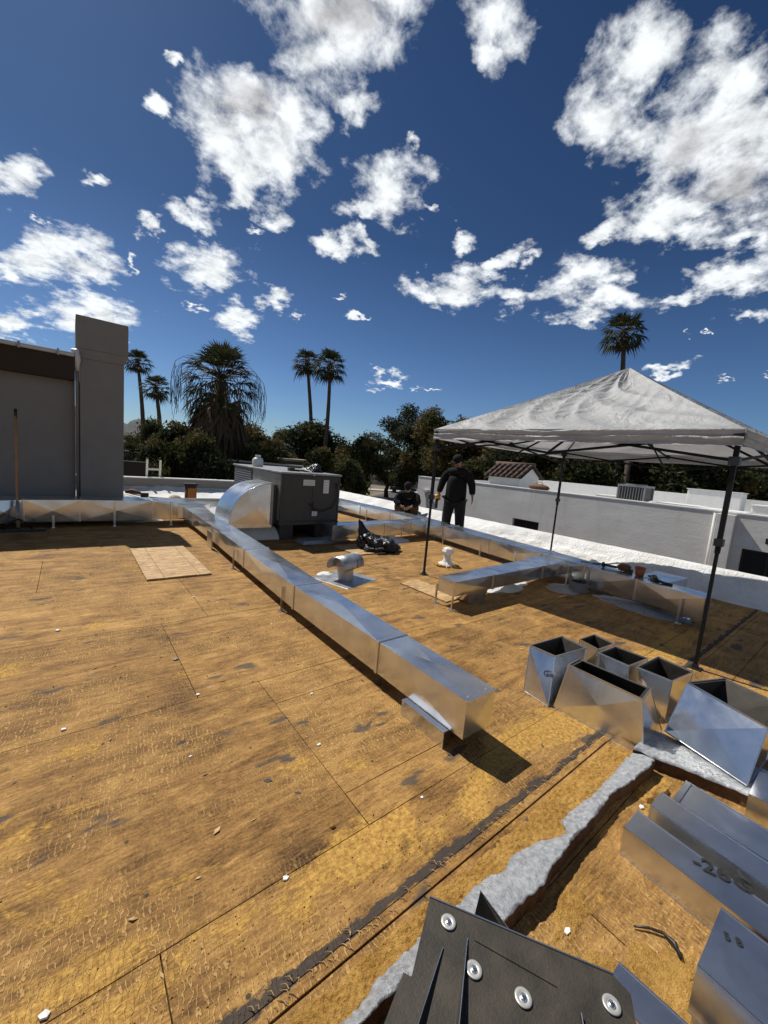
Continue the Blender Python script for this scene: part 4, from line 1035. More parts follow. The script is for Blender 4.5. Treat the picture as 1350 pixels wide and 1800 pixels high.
for x in (.62, -.2, 1.5): leg(x, 8.222, .43 if x > .5 else .20, dc, w_=.03)
cl = thing('duct_collar', 'bright flared take-off collar joining the long duct to the left duct', 'duct fitting')
duct_section(rect_y(8.218, 1.74, 2.06, .14, .36), rect_y(8.232, 1.62, 2.18, .11, .40), cl, 'flange', .001, 'steel_edge')
MB().bar((1.62, 8.225, .405), (2.18, 8.225, .405), .03, .004).build('hem', 'steel_edge', cl)

d2 = thing('right_duct', 'long galvanised duct along the right parapet with tools lying on it', 'duct')
st2 = [(1.06, 5.37, 5.66, .10, .35), (1.75, 5.445, 5.745, .10, .35), (2.42, 5.525, 5.86, .10, .35), (3.12, 5.59, 5.98, .10, .35), (4.12, 5.68, 6.10, .10, .35), (5.35, 5.82, 6.27, .10, .35), (6.30, 5.93, 6.38, .10, .35), (7.2, 5.95, 6.38, .10, .35), (8.4, 5.92, 6.34, .10, .35), (10.2, 5.85, 6.25, .10, .35), (12.0, 5.8, 6.2, .10, .35)]
run_y(d2, st2)
for x, y in ((5.34, 1.25), (5.66, 1.25), (5.50, 2.62), (5.60, 3.55), (5.69, 4.3), (6.08, 4.4), (5.80, 5.3), (5.92, 8.1), (5.50, 2.35)): leg(x, y, .28, d2)
br = thing('side_branch', 'short duct branch poking out beyond the right duct toward the parapet', 'duct')
run_x(br, [(5.74, 1.52, 1.86, .12, .335), (6.42, 1.48, 1.84, .12, .335)])
ds = thing('short_side_duct', 'short capped galvanised duct running left from the right duct, below the tent', 'duct')
run_x(ds, [(3.21, 2.705, 2.94, .145, .305), (3.90, 2.71, 2.98, .145, .307), (5.0, 2.72, 3.05, .145, .31), (5.57, 2.70, 3.14, .14, .315)])
MB().bar((3.21, 2.70, .307), (3.21, 2.945, .307), .012, .004).build('end_hem', 'steel_edge', ds)
for x, y in ((3.205, 2.70), (3.205, 2.945)): leg(x, y, .22, ds, w_=.02)
duct_section([(3.53, 2.74, 0), (3.80, 2.74, 0), (3.80, 2.93, 0), (3.53, 2.93, 0)], [(3.48, 2.73, .143), (3.84, 2.73, .143), (3.84, 2.95, .143), (3.48, 2.95, .143)], ds, 'drop_boot', .002)
for x in (3.6, 3.2 + .65): pass
db = thing('branch_duct', 'galvanised duct from the rooftop unit to the right duct, black bag against it', 'duct')
run_x(db, [(3.55, 5.80, 6.12, .10, .35), (4.75, 5.86, 6.2, .10, .35), (5.45, 5.89, 6.25, .10, .35), (5.90, 5.90, 6.30, .10, .35)])
leg(5.2, 5.87, .3, db)
MB().box(5.86, 6.0, 5.93, 6.05, .352, .40).build('bracket', 'steel_edge', db)

# ------------------------------------------------------------------ rooftop unit
UX0, UX1, UY0, UY1, UZ0, UZ1 = 2.785, 3.93, 6.27, 8.75, .30, 1.205
ru = thing('rooftop_unit', 'large dark grey packaged air conditioning unit on the roof', 'air conditioner')
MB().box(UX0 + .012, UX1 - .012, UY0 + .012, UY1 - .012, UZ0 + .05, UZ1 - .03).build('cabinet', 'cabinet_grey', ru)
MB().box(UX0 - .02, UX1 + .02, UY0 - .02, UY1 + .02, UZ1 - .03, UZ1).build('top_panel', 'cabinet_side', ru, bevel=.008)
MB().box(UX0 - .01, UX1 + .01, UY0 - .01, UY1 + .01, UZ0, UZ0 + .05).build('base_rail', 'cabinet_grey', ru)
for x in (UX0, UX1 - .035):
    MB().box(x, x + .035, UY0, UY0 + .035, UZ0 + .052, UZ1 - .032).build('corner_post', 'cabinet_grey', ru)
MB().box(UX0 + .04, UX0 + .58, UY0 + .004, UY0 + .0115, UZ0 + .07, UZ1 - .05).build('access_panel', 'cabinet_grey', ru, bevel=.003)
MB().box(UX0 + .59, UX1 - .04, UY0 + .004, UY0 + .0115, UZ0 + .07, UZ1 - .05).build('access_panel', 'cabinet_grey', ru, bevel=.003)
MB().box(UX0 + .003, UX0 + .0115, UY0 + .04, UY0 + 1.35, UZ0 + .07, UZ1 - .04).build('side_panel', 'cabinet_side', ru, bevel=.003)  # paler than the front: sunlight reflected on this side is put into its colour
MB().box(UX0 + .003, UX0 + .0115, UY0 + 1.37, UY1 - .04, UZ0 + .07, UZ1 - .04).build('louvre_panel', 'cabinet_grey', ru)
for k in range(16):
    z = UZ1 - .09 - k * .045; MB().hexa([(UX0 - .010, UY0 + 1.42, z - .02), (UX0 + .004, UY0 + 1.42, z - .02), (UX0 + .004, UY1 - .1, z - .02), (UX0 - .010, UY1 - .1, z - .02)], [(UX0 - .002, UY0 + 1.42, z), (UX0 + .004, UY0 + 1.42, z), (UX0 + .004, UY1 - .1, z), (UX0 - .002, UY1 - .1, z)]).build('louvre_slat', 'louvre_metal', ru)
for a in ((UX0 + .40, UX0 + .62, .99, 1.09), (UX0 + .80, UX0 + .91, .86, 1.10), (UX0 + .60, UX0 + .70, .45, .53)):
    pl_ = MB().box(a[0], a[1], UY0 - .003, UY0 + .003, a[2], a[3]).build('label_plate', 'sticker_white', ru)
    for k in range(4):
        zz = a[3] - (k + 1) * (a[3] - a[2]) / 5; MB().box(a[0] + .012, a[1] - .012 - .02 * (k % 2), UY0 - .0045, UY0 - .0032, zz - .003, zz + .003).build('print_line', 'cabinet_side', pl_)
MB().box(UX0 + .60, UX0 + .62, UY0 - .008, UY0 + .004, .55, .70).build('latch', 'black_plastic', ru)
cbl = [(UX1 - .10, UY0 - .02, 1.05), (UX1 - .05, UY0 - .03, .92), (UX1 - .06, UY0 - .03, .74), (UX1 - .16, UY0 - .03, .60), (UX1 - .35, UY0 - .03, .54), (UX1 - .52, UY0 - .02, .58), (UX1 - .62, UY0 - .01, .68)]
MB().tube(cbl, .010, 6).build('cable', 'black_plastic', ru, True)
MB().box(UX0 + .1, UX0 + .35, UY0 + .2, UY1 - .2, 0, .30).build('curb_rail', 'cabinet_grey', ru); MB().box(UX1 - .35, UX1 - .1, UY0 + .2, UY1 - .2, 0, .30).build('curb_rail', 'cabinet_grey', ru)
cf_ = thing('foam_curb', 'pale foamed curb block below the curved duct hood', 'roof curb')
MB().hexa([(2.05, 6.55, 0), (2.95, 6.45, 0), (3.0, 7.9, 0), (2.1, 7.9, 0)], [(2.16, 6.66, .24), (2.85, 6.60, .24), (2.9, 7.8, .24), (2.2, 7.8, .24)]).build('curb', 'white_roof_foam', cf_, bevel=.04)
o = props(MB().hexa([(3.1, 5.98, 0), (3.72, 5.95, 0), (3.7, 6.3, 0), (3.1, 6.3, 0)], [(3.14, 6.02, .06), (3.66, 6.0, .06), (3.66, 6.28, .06), (3.14, 6.28, .06)]).build('curb_flap', 'silver_coating', bevel=.01), 'flat grey coated flap on the deck in front of the rooftop unit', 'roof flashing')
# curved hood
hd = thing('curved_duct_hood', 'big curved galvanised elbow on the left side of the rooftop unit', 'duct elbow')
HY0, HY1 = 6.42, 7.22
prof = []
cxh, czh = 2.68, .30
for k in range(19):
    a = PI / 2 + (PI / 2) * k / 18; prof.append((cxh + .68 * math.cos(a) * (1.0), czh + .685 * math.sin(a)))
# throat corner at (2.68,.30)
n = len(prof)
for nm, y in (('cheek', HY0), ('cheek', HY1)):
    mb = MB(); ctr = (2.45, y + (-.012 if y == HY0 else .012), .55)
    P = [(px, y, pz) for px, pz in prof] + [(cxh, y, czh)]
    mb.add(P + [ctr], [(i, (i + 1) % len(P), len(P)) for i in range(len(P))]); mb.build(nm, 'galvanised', hd)
mb = MB(); mb.add([(px, HY0, pz) for px, pz in prof] + [(px, HY1, pz) for px, pz in prof], [(i, i + 1, n + i + 1, n + i) for i in range(n - 1)])
mb.build('heel', 'galvanised', hd, True)
MB().tube([(px, HY0 - .002, pz) for px, pz in prof], .006, 6).build('seam', 'steel_edge', hd, True)
MB().box(cxh, cxh + .03, HY0 - .02, HY1 + .02, .28, 1.0).build('flange', 'cabinet_side', hd)
MB().box(cxh + .03, UX0 - .005, HY0, HY1, .30, .97).build('collar', 'cabinet_grey', hd)
MB().box(1.98, 2.70, HY0 - .015, HY1 + .015, .245, .30).build('base_flange', 'galvanised', hd)
# things on top of the unit
jg = thing('clear_jar', 'small cloudy jar standing on the far left top of the rooftop unit', 'jar', (2.98, 7.9, UZ1))
MB().lathe([(.001, 0), (.10, 0), (.105, .03), (.105, .13), (.08, .17), (.05, .18), (.05, .20)], 18).build('jar_body', 'cloudy_plastic', jg, True)
MB().lathe([(.055, .20), (.055, .23), (.001, .23)], 16).build('lid', 'sticker_white', jg)
tl = thing('cable_coil', 'small black box with a pale cable end on top of the rooftop unit', 'cable', (3.22, 6.75, UZ1))
MB().box(-.10, .10, -.05, .06, 0, .06).build('box', 'black_plastic', tl, bevel=.01)
MB().tube([(.0, -.05, .04), (.10, -.2, .05), (.12, -.42, .03), (.16, -.50, -.04)], .010, 6).build('cable', 'sticker_white', tl, True)

def crumple(name, c, rx, ry, rz_, seed, m_, amp=.35, parent=None, n=46, peak=None):
    def fn(u, v):
        a = u * 2 * PI; b = (v - .5) * PI
        d = Vector((math.cos(a) * math.cos(b), math.sin(a) * math.cos(b), math.sin(b)))
        k = 1 + amp * fbm(d.x * 1.6 + seed, d.y * 1.6, d.z * 1.6) + amp * .45 * abs(fbm(d.x * 5 + seed, d.y * 5, d.z * 5)) + .05 * fbm(d.x * 14, d.y * 14, d.z * 14)
        p = Vector((d.x * rx * k, d.y * ry * k, max(-.02 if peak is None else -.02, d.z * rz_ * k + rz_ * .55)))
        if peak:
            w_ = max(0, d.dot(Vector(peak[0]).normalized())) ** peak[2]; p += Vector(peak[1]) * w_
        return (c[0] + p.x, c[1] + p.y, c[2] + p.z)
    return grid(name, n * 2, n, fn, [m_], parent)
bg = thing('refuse_bag', 'shiny black plastic bag of rubbish lying on the deck against the branch duct', 'rubbish bag')
crumple('bag_body', (4.18, 5.22, 0), .30, .24, .14, 2.2, 'bag_film', .34, bg, peak=((-.3, .3, 1), (-.12, .1, .10), 5))
crumple('bag_neck', (3.98, 5.42, .06), .14, .12, .13, 6.1, 'bag_film', .4, bg, peak=((-.1, .2, 1), (-.07, .05, .22), 6))
bg2 = thing('refuse_bag', 'crumpled black plastic heaped on the top right of the rooftop unit', 'rubbish bag')
crumple('bag_body', (3.62, 6.85, UZ1), .22, .20, .035, 9.2, 'bag_film', .45, bg2, peak=((.3, 0, 1), (.04, 0, .12), 7))

# ------------------------------------------------------------------ roof fittings
jk = thing('roof_vent_hood', 'galvanised round topped roof vent on a square flashing, right of the long duct', 'roof vent', (2.74, 4.10, 0), .30)
def cap_prof():
    pts = []
    for k in range(21):
        a = -PI * .12 + (PI * 1.24) * k / 20; pts.append((math.cos(a) * .135, math.sin(a) * .115))
    return pts
cp = cap_prof(); n = len(cp)
mb = MB(); mb.add([(-.20, a, .19 + b) for a, b in cp] + [(.20, a, .19 + b) for a, b in cp], [(i, i + 1, n + i + 1, n + i) for i in range(n - 1)])
o = mb.build('hood', 'vent_metal', jk, True); sm = o.modifiers.new('thick', 'SOLIDIFY'); sm.thickness = .004
o.rotation_euler = (0, 0, .05)
for s_ in (-1, 1):
    MB().tube([(s_ * .20, a, .19 + b) for a, b in cp], .004, 6).build('hem', 'vent_metal', jk, True)
mb = MB(); m_ = 14
mb.add([(s_ * .085, a, .19 + b) for s_ in (-1, 1) for a, b in cp], [tuple(range(n - 1, -1, -1)), tuple(range(n, 2 * n))]).build('end_plate', 'vent_metal', jk)
MB().lathe([(.105, .004), (.098, .18)], 26).build('throat', 'vent_metal', jk, True)
MB().hexa([(-.30, -.30, .001), (.30, -.30, .001), (.30, .30, .001), (-.30, .30, .001)], [(-.295, -.295, .006), (.295, -.295, .006), (.295, .295, .006), (-.295, .295, .006)]).build('flashing', 'vent_metal', jk)
mound('foam_mound', 2.62, 4.35, .16, .14, .012, 'small white smear beside the round topped roof vent', seed=8)

wv_ = thing('plumbing_vent', 'white coated plumbing vent with a pointed cap standing near the left tent leg', 'vent', (4.62, 4.10, 0))
MB().lathe([(.17, -.002), (.15, .02), (.09, .045), (.065, .07), (.055, .12), (.055, .18)], 16).build('base', 'white_roof_foam', wv_, True)
MB().lathe([(.055, .17), (.085, .19), (.10, .22), (.075, .265), (.03, .285), (.001, .285)], 7).build('cap', 'white_stucco', wv_)
cfm = MB()
rr = random.Random(5)
for i in range(14):
    a = i / 14 * 2 * PI; cfm.hexa(*[[(math.cos(a + da) * q, math.sin(a + da) * q * .8, z) for da, q in ((0, .14), (.3, .14), (.3, .2 + .02 * rr.random()), (0, .2 + .02 * rr.random()))] for z in (0, .028)])
cfm.build('cut_foam_ring', 'orange_foam', wv_)
props(MB().lathe([(.045, 0), (.045, .3), (.001, .3)], 12).build('paper_roll', 'sticker_white', smooth=False), 'white roll lying behind the short side duct', 'roll')
o = bpy.data.objects['paper_roll']; o.rotation_euler = (PI / 2, 0, -.9); o.location = (3.95, 3.35, .05)

def osb(x0, x1, y0, y1, z, label, rz=0.0):
    t = thing('strand_board_panel', label, 'wood panel', ((x0 + x1) / 2, (y0 + y1) / 2, 0), rz)
    a, b = (x1 - x0) / 2, (y1 - y0) / 2
    MB().box(-a, a, -b, b, .003, z).build('board', 'oriented_strand_board', t)
    return t
p1 = osb(.655, 1.325, 4.83, 6.36, .022, 'pale strand board panel lying on the deck left of the long duct')
for x in (-.16, .21): MB().box(x - .003, x + .003, -.76, .76, .0222, .0232).build('chalk_line', 'plywood_edge', p1)
osb(3.56, 4.26, 5.05, 5.76, .02, 'pale strand board panel under the black rubbish bag')
osb(3.30, 3.62, 2.90, 3.66, .014, 'thin board lying beside the capped end of the short side duct', .05)
props(MB().bar((4.10, 3.0, .008), (4.55, 3.42, .008), .05, .012).build('wood_strip', 'plywood_edge'), 'dark wooden strip lying under the short side duct', 'wood strip')
props(MB().bar((3.95, 3.12, .006), (4.35, 3.25, .006), .03, .010).build('wood_strip', 'batten'), 'thin brown lath beside the strip under the short side duct', 'wood strip')

# ------------------------------------------------------------------ tent
TL, TR, BL, BR = Vector((3.88, 3.84, 0)), Vector((4.155, .80, 0)), Vector((7.12, 3.78, .01)), Vector((7.42, .62, .25))
tn = thing('canopy_tent', 'white pop-up canopy tent on black legs over the right side of the roof', 'tent')
EZ = 1.99
C0 = (TL + TR + BL + BR) / 4; PEAK = Vector((5.56, 2.26, 2.95))
def leg_post(p, i):
    z0 = p.z
    lg = MB().bar((p.x, p.y, z0 + .01), (p.x, p.y, 1.15), .024).bar((p.x, p.y, 1.0), (p.x, p.y, EZ - .02), .034).build('leg', 'black_paint', tn)
    MB().box(p.x - .045, p.x + .045, p.y - .045, p.y + .045, z0, z0 + .01).box(p.x - .02, p.x + .02, p.y - .02, p.y + .02, z0 + .01, z0 + .04).build('foot', 'black_plastic', lg)
    MB().box(p.x - .03, p.x + .03, p.y - .03, p.y + .03, 1.06, 1.12).build('lock_collar', 'black_plastic', lg)
    for zz in (EZ - .05, EZ - .24): MB().box(p.x - .035, p.x + .035, p.y - .035, p.y + .035, zz - .035, zz + .035).build('bracket', 'black_plastic', lg)
for i, p in enumerate((TL, TR, BR, BL)): leg_post(p, i)
def at_z(p, z): return Vector((p.x, p.y, z))
def scissor(a, b):
    zt, zb = EZ - .03, EZ - .235; m_ = (a + b) / 2
    for p, q in ((a, m_), (m_, b)):
        MB().bar(at_z(p, zt), at_z(q, zb), .012, .024).build('truss_bar', 'black_paint', tn)
        MB().bar(at_z(p, zb), at_z(q, zt), .012, .024).build('truss_bar', 'black_paint', tn)
    MB().box(m_.x - .02, m_.x + .02, m_.y - .02, m_.y + .02, zt - .03, zt + .03).build('truss_joint', 'black_plastic', tn)
for a, b in ((TL, TR), (TR, BR), (BR, BL), (BL, TL)): scissor(a, b)
mid = Vector((PEAK.x, PEAK.y, 0))
MB().tube([(PEAK.x, PEAK.y, 2.2), (PEAK.x, PEAK.y, PEAK.z - .03)], .018, 8).build('peak_pole', 'black_paint', tn)
for a, b in ((TL, BL), (TR, BR)):
    pass
for m_ in ((TL + TR) / 2, (BL + BR) / 2, (TL + BL) / 2, (TR + BR) / 2):
    MB().bar(at_z(m_, EZ - .03), (PEAK.x, PEAK.y, 2.22), .012, .024).build('truss_bar', 'black_paint', tn)
    MB().bar(at_z(m_, EZ - .235), (PEAK.x, PEAK.y, 2.60), .012, .024).build('truss_bar', 'black_paint', tn)
for c_ in (TL, TR, BR, BL):
    MB().bar(at_z(c_, EZ - .06), (PEAK.x, PEAK.y, PEAK.z - .12), .014, .020).build('rafter', 'black_paint', tn)
E_ = [at_z(p + (p - C0).normalized() * .05, EZ + .01) for p in (TL, TR, BR, BL)]
def canopy_face(a, b, seed):
    def fn(u, v):
        # u along the eave, v from the eave up to the peak
        e = a.lerp(b, u); p = e.lerp(PEAK, v)
        edge = min(u, 1 - u) * 2
        sag = -.085 * math.sin(PI * min(1, v * 1.05)) * edge ** .6 - .012 * math.sin(PI * v)
        wz = 0.0
        # folds fan out from the corners and hang across the face
        f1 = -abs(fbm(u * 4 + v * 3 + seed, v * 1.2 - u * .8, o=1)) * .11; f2 = -abs(fbm(u * 9 - v * 8 + seed, v * 1.6, 2, o=1)) * .035; f3 = -abs(fbm(u * 2.2 * (1 - v) + seed, v * 9, 5, o=1)) * .035 * math.sin(PI * v)
        dmp = min(1, v * 9) * min(1, (1 - v) * 8)
        cor = max(0, .22 - min(u, 1 - u)) / .22
        f4 = .020 * cor * math.sin((u + v * .6) * 55) * max(0, 1 - v * 2.2)
        return (p.x, p.y, p.z + sag + (f1 + f2 + f3) * dmp * min(1, edge * 3) + f4 * min(1, v * 12) * min(1, edge * 12))
    return grid('canopy_panel', 130, 100, fn, ['canopy_cloth'], tn)
for k in range(4): canopy_face(E_[k], E_[(k + 1) % 4], k * 3.7)
for k in range(4):
    a, b = E_[k], E_[(k + 1) % 4]; nrm = Vector(((b - a).y, -(b - a).x, 0)).normalized()
    if nrm.dot((a + b) / 2 - C0) < 0: nrm = -nrm
    def fv(u, v, a=a, b=b, nrm=nrm, k=k):
        p = a.lerp(b, u); off = .010 * math.sin(v * 14 + 3 * fbm(u * 3, v * 2, k)) + .012 * fbm(u * 9, v * 2, k)
        zz = -.135 * v + .008 * fbm(u * 8, 3, k) * v
        return (p.x + nrm.x * off, p.y + nrm.y * off, p.z + zz + .003)
    grid('valance', 120, 14, fv, ['canopy_cloth'], tn)

# ------------------------------------------------------------------ loose duct fittings
def open_boot(name, label, base, top, m_='galvanised', group='open topped duct fittings', lip=.012, cat='duct fitting', loc=None):
    """sheet metal boot: base and top each four points (anticlockwise), open at the top, lined black inside"""
    t = thing(name, label, cat, (0, 0, 0), 0, group)
    B = [Vector(p) for p in base]; T = [Vector(p) for p in top]; cen = sum(B + T, Vector()) / 8; tc_ = sum(T, Vector()) / 4
    for i in range(4):
        j = (i + 1) % 4; a, b, c, d = B[i], B[j], T[j], T[i]; mid_ = (a + b + c + d) / 4; n_ = (b - a).cross(d - a).normalized()
        if n_.dot(mid_ - cen) < 0: n_ = -n_
        MB().add([a, b, c, d, mid_ + n_ * .012], [(0, 1, 4), (1, 2, 4), (2, 3, 4), (3, 0, 4)]).build('side_panel', m_, t)
    # black liner with thickness
    li = MB(); k = .94
    Ti = [tc_ + (p - tc_) * .90 for p in T]; bc = sum(B, Vector()) / 4; Bi = [bc + (p - bc) * .90 + Vector((0, 0, .01)) for p in B]
    T2 = [p - (p - tc_) * .012 - Vector((0, 0, .004)) for p in T]
    li.add(T2 + Ti + Bi, [(0, 1, 5, 4), (1, 2, 6, 5), (2, 3, 7, 6), (3, 0, 4, 7), (4, 5, 9, 8), (5, 6, 10, 9), (6, 7, 11, 10), (7, 4, 8, 11), (8, 9, 10, 11)])
    li.build('liner', 'duct_liner', t)
    for i in range(4):
        a, b = T[i], T[(i + 1) % 4]; MB().bar(a, b, .007, .009).build('rim_hem', 'steel_edge', t)
        MB().bar(B[i], T[i], .005, .005, 0, (1, .3, 0)).build('corner_seam', 'steel_edge', t)
        MB().bar(B[i], B[(i + 1) % 4], .005, .005).build('base_hem', 'steel_edge', t)
    return t
f1 = open_boot('duct_boot', 'upright open duct boot marked G at the left of the fitting cluster',
    [(2.468, 1.18, .002), (2.83, 1.17, .002), (2.86, 1.37, .002), (2.49, 1.375, .002)], [(2.576, 1.232, .30), (2.925, 1.185, .30), (2.952, 1.382, .30), (2.568, 1.416, .30)])
open_boot('duct_boot', 'smallest open duct boot at the back of the fitting cluster',
    [(3.02, 1.15, .002), (3.22, 1.14, .002), (3.24, 1.29, .002), (3.03, 1.29, .002)], [(2.983, 1.126, .30), (3.208, 1.108, .30), (3.239, 1.268, .30), (3.027, 1.283, .30)])
open_boot('duct_boot', 'open duct boot between the smallest boot and the one nearest the tent leg',
    [(2.96, .90, .002), (3.17, .89, .002), (3.18, 1.06, .002), (2.97, 1.08, .002)], [(2.916, .898, .30), (3.172, .872, .30), (3.161, 1.081, .30), (2.927, 1.097, .30)])
open_boot('duct_boot', 'open duct boot standing just left of the front right tent leg foot',
    [(3.0, .68, .002), (3.25, .66, .002), (3.28, .80, .002), (3.03, .82, .002)], [(2.953, .664, .30), (3.239, .627, .30), (3.277, .842, .30), (2.95, .862, .30)])
f5 = open_boot('duct_transition', 'wide trapezoid duct transition at the front of the fitting cluster',
    [(2.505, .632, .002), (2.85, .642, .002), (2.86, 1.15, .002), (2.497, 1.157, .002)], [(2.535, .687, .30), (2.709, .704, .30), (2.695, 1.123, .30), (2.544, 1.121, .30)])
f6 = open_boot('duct_transition', 'largest open duct transition, cross broken and lit, resting on the foam strip at the right',
    [(2.62, .222, .072), (2.98, .20, .072), (3.06, .56, .072), (2.755, .612, .072)], [(2.736, .202, .35), (3.119, .205, .35), (3.194, .465, .35), (2.905, .579, .35)])

def text_on(body, size, origin, xdir, ydir, parent, name='marking', m_='marker_ink', bold=.0006):
    cu = bpy.data.curves.new(name, 'FONT'); cu.body = body; cu.size = size; cu.offset = bold; cu.resolution_u = 3
    tmp = bpy.data.objects.new('tmp', cu); COL.objects.link(tmp); bpy.context.view_layer.update()
    me = bpy.data.meshes.new_from_object(tmp.evaluated_get(bpy.context.evaluated_depsgraph_get()))
    bpy.data.objects.remove(tmp)
    me.materials.clear(); me.materials.append(M[m_])
    o = link_mesh(name, me, parent)
    xd = Vector(xdir).normalized(); yd = Vector(ydir); yd = (yd - xd * yd.dot(xd)).normalized(); zd = xd.cross(yd)
    mt_ = Matrix((xd, yd, zd)).transposed().to_4x4(); mt_.translation = Vector(origin); o.matrix_local = mt_
    return o

# duct channels at the lower right
def channel(label, x0, x1, y_far, y_near, z0, z1, skew=0.0, lip=True, name='rectangular_duct', crown=.0015):
    t = thing(name, label, 'duct piece', (0, 0, 0), 0, 'duct lengths stacked at the lower right')
    P = [(x0, y_far, z0), (x1, y_far, z0), (x1, y_far, z1), (x0, y_far, z1)]
    Q = [(x0 + skew, y_near, z0), (x1 + skew, y_near, z0), (x1 + skew, y_near, z1), (x0 + skew, y_near, z1)]
    o = duct_section(Q, P, t, 'duct_body', crown, caps=(True, True))
    for i in range(4):
        MB().bar(P[i], Q[i], .004, .004).build('seam', 'steel_edge', t)
    if lip: MB().box(x0 + .004, x1 - .004, y_far - .016, y_far + .006, z1 + .001, z1 + .006).build('end_cleat', 'steel_edge', t)
    return t
c1 = channel('long duct length marked 26G in black pen, left one of the stacked lengths', 1.755, 1.895, .463, -.75, .002, .122, -.12, False)
c2 = channel('plain duct length between the marked one and the bright one', 1.935, 2.065, .432, -.75, .002, .150, -.12, False)
c3 = channel('brightest duct length with a raised folded end, third from the left in the stack', 2.085, 2.275, .385, -.75, .002, .135, -.10, True)
c4 = channel('open ended duct at the right image edge below the largest transition', 2.42, 2.70, .193, -.8, .002, .150, .0, False)
c5 = channel('short scuffed duct piece with a pen scribble, nearest at the lower right', 1.352, 1.605, .134, -.6, .05, .200, -.06, False)
c6 = channel('blue reflecting sheet metal piece at the bottom behind the black lined fitting', 1.16, 1.262, .286, -.6, .002, .100, .04, False)
MB().box(1.37, 1.376, -.3, .125, .002, .049).build('leg_flange', 'galvanised', c5)
text_on('-26G', .085, (1.800, .245, .1262), (.35, -1, 0), (1, .35, 0), c1, bold=.0016)
text_on('5 8', .035, (1.50, .105, .2035), (.45, -1, 0), (1, .45, 0), c5, bold=.0008)
text_on('G=', .055, (2.502, 1.262, .175), (.02, -1, 0), (.27, 0, 1), f1, bold=.0012)
text_on('6x41', .04, (2.850, .47, .27), (-.40, -1, 0), (.34, 0, 1), f6, bold=.0005)
text_on('6x14', .035, (2.716, .40, .135), (-.36, -1, 0), (.42, -.1, 1), f6, bold=.0004)

# black lined fitting in the foreground
bl = thing('lined_duct_fitting', 'black lined duct fitting with round metal pins, closest to the camera at the bottom', 'duct fitting')
A_ = Vector((.721, .575, .400)); B_ = Vector((.954, .222, .400)); u_ = (B_ - A_).normalized(); v_ = Vector((-.8545, -.5195, 0)); L_ = (B_ - A_).length
def LP(a, b, z=0.0): p = A_ + u_ * a + v_ * b; return Vector((p.x, p.y, .400 + z))
top = [LP(0, 0), LP(L_, 0), LP(L_ + .03, .022), LP(L_ + .03, .62), LP(.01, .62)]
mb = MB(); mb.add(top + [p - Vector((0, 0, .022)) for p in top], [(0, 1, 2, 3, 4), (9, 8, 7, 6, 5)] + [(i, 5 + i, 5 + (i + 1) % 5, (i + 1) % 5) for i in range(5)])
mb.build('lined_panel', 'duct_liner', bl)
mb = MB(); mb.hexa([LP(-.012, .0, -.35), LP(.0, 0, -.35), LP(.02, .62, -.35), LP(-.002, .62, -.35)], [LP(-.002, .0, -.023), LP(.008, 0, -.023), LP(.02, .62, -.023), LP(.008, .62, -.023)]); mb.build('side_wall', 'duct_liner', bl)
mb = MB(); mb.hexa([LP(.01, .004, -.39), LP(L_, .004, -.39), LP(L_, .014, -.39), LP(.01, .014, -.39)], [LP(.01, .004, -.023), LP(L_, .004, -.023), LP(L_, .014, -.023), LP(.01, .014, -.023)]); mb.build('side_wall', 'galvanised', bl)
mb = MB(); mb.hexa([LP(L_ + .012, .03, -.39), LP(L_ + .024, .03, -.39), LP(L_ + .024, .62, -.39), LP(L_ + .012, .62, -.39)], [LP(L_ + .012, .03, -.023), LP(L_ + .024, .03, -.023), LP(L_ + .024, .62, -.023), LP(L_ + .012, .62, -.023)]); mb.build('side_wall', 'galvanised', bl)
MB().bar(LP(0, -.002, .001), LP(L_, -.002, .001), .003, .004).build('edge_hem', 'steel_edge', bl)
MB().bar(LP(L_ + .033, .03, -.02), LP(L_ + .033, .5, -.02), .004, .004).build('edge_hem', 'steel_edge', bl)
for (x, y) in ((.719, .508), (.697, .411), (.747, .319), (.895, .202)):
    pn = MB().lathe([(.0095, .0004), (.017, .0012), (.0185, .0032), (.016, .0046), (.0095, .0036), (.006, .0022)], 30, (x, y, .400)).build('pin_washer', 'ladder_metal', bl, True)
    MB().lathe([(.0075, .002), (.0072, .0052), (.004, .0062), (.001, .0062)], 18, (x, y, .400)).build('pin_head', 'steel_edge', pn, True)
# upstanding folded ribs
def rib(a0, b0, a1, b1, h0, h1, w0, w1):
    p, q = LP(a0, b0), LP(a1, b1); s_ = (q - p).cross(Vector((0, 0, 1))).normalized()
    mb = MB(); mb.add([p, q + s_ * w1, q - s_ * w1, p + Vector((0, 0, h0)), q + Vector((0, 0, h1))], [(0, 1, 4, 3), (0, 3, 4, 2), (1, 2, 4)])
    r_o = mb.build('rib', 'duct_liner', bl)
    MB().bar(p + Vector((0, 0, h0)), q + Vector((0, 0, h1)), .0016, .0016).build('rib_edge', 'steel_edge', r_o)
rib(.105, .055, .12, .40, .003, .055, .004, .012)
rib(.055, .095, .02, .40, .003, .030, .004, .012)
rib(.345, .105, .36, .40, .010, .06, .004, .014)
MB().add([LP(.12, .05, .001), LP(.30, .07, .001), LP(.30, .072, .0035), LP(.12, .052, .0035)], [(0, 1, 2, 3)]).build('cut_line', 'steel_edge', bl)
fl = thing('folded_flap', 'dark folded metal corner sticking up behind the black lined fitting', 'metal piece')
MB().add([(.80, .50, .28), (.875, .40, .30), (.905, .44, .30), (.845, .51, .40), (.83, .46, .25)], [(0, 4, 3), (4, 1, 3), (1, 2, 3), (2, 0, 3), (0, 2, 1, 4)]).build('flap', 'duct_liner', fl)
MB().bar((.845, .511, .401), (.905, .44, .301), .003, .003).build('hem', 'steel_edge', fl)
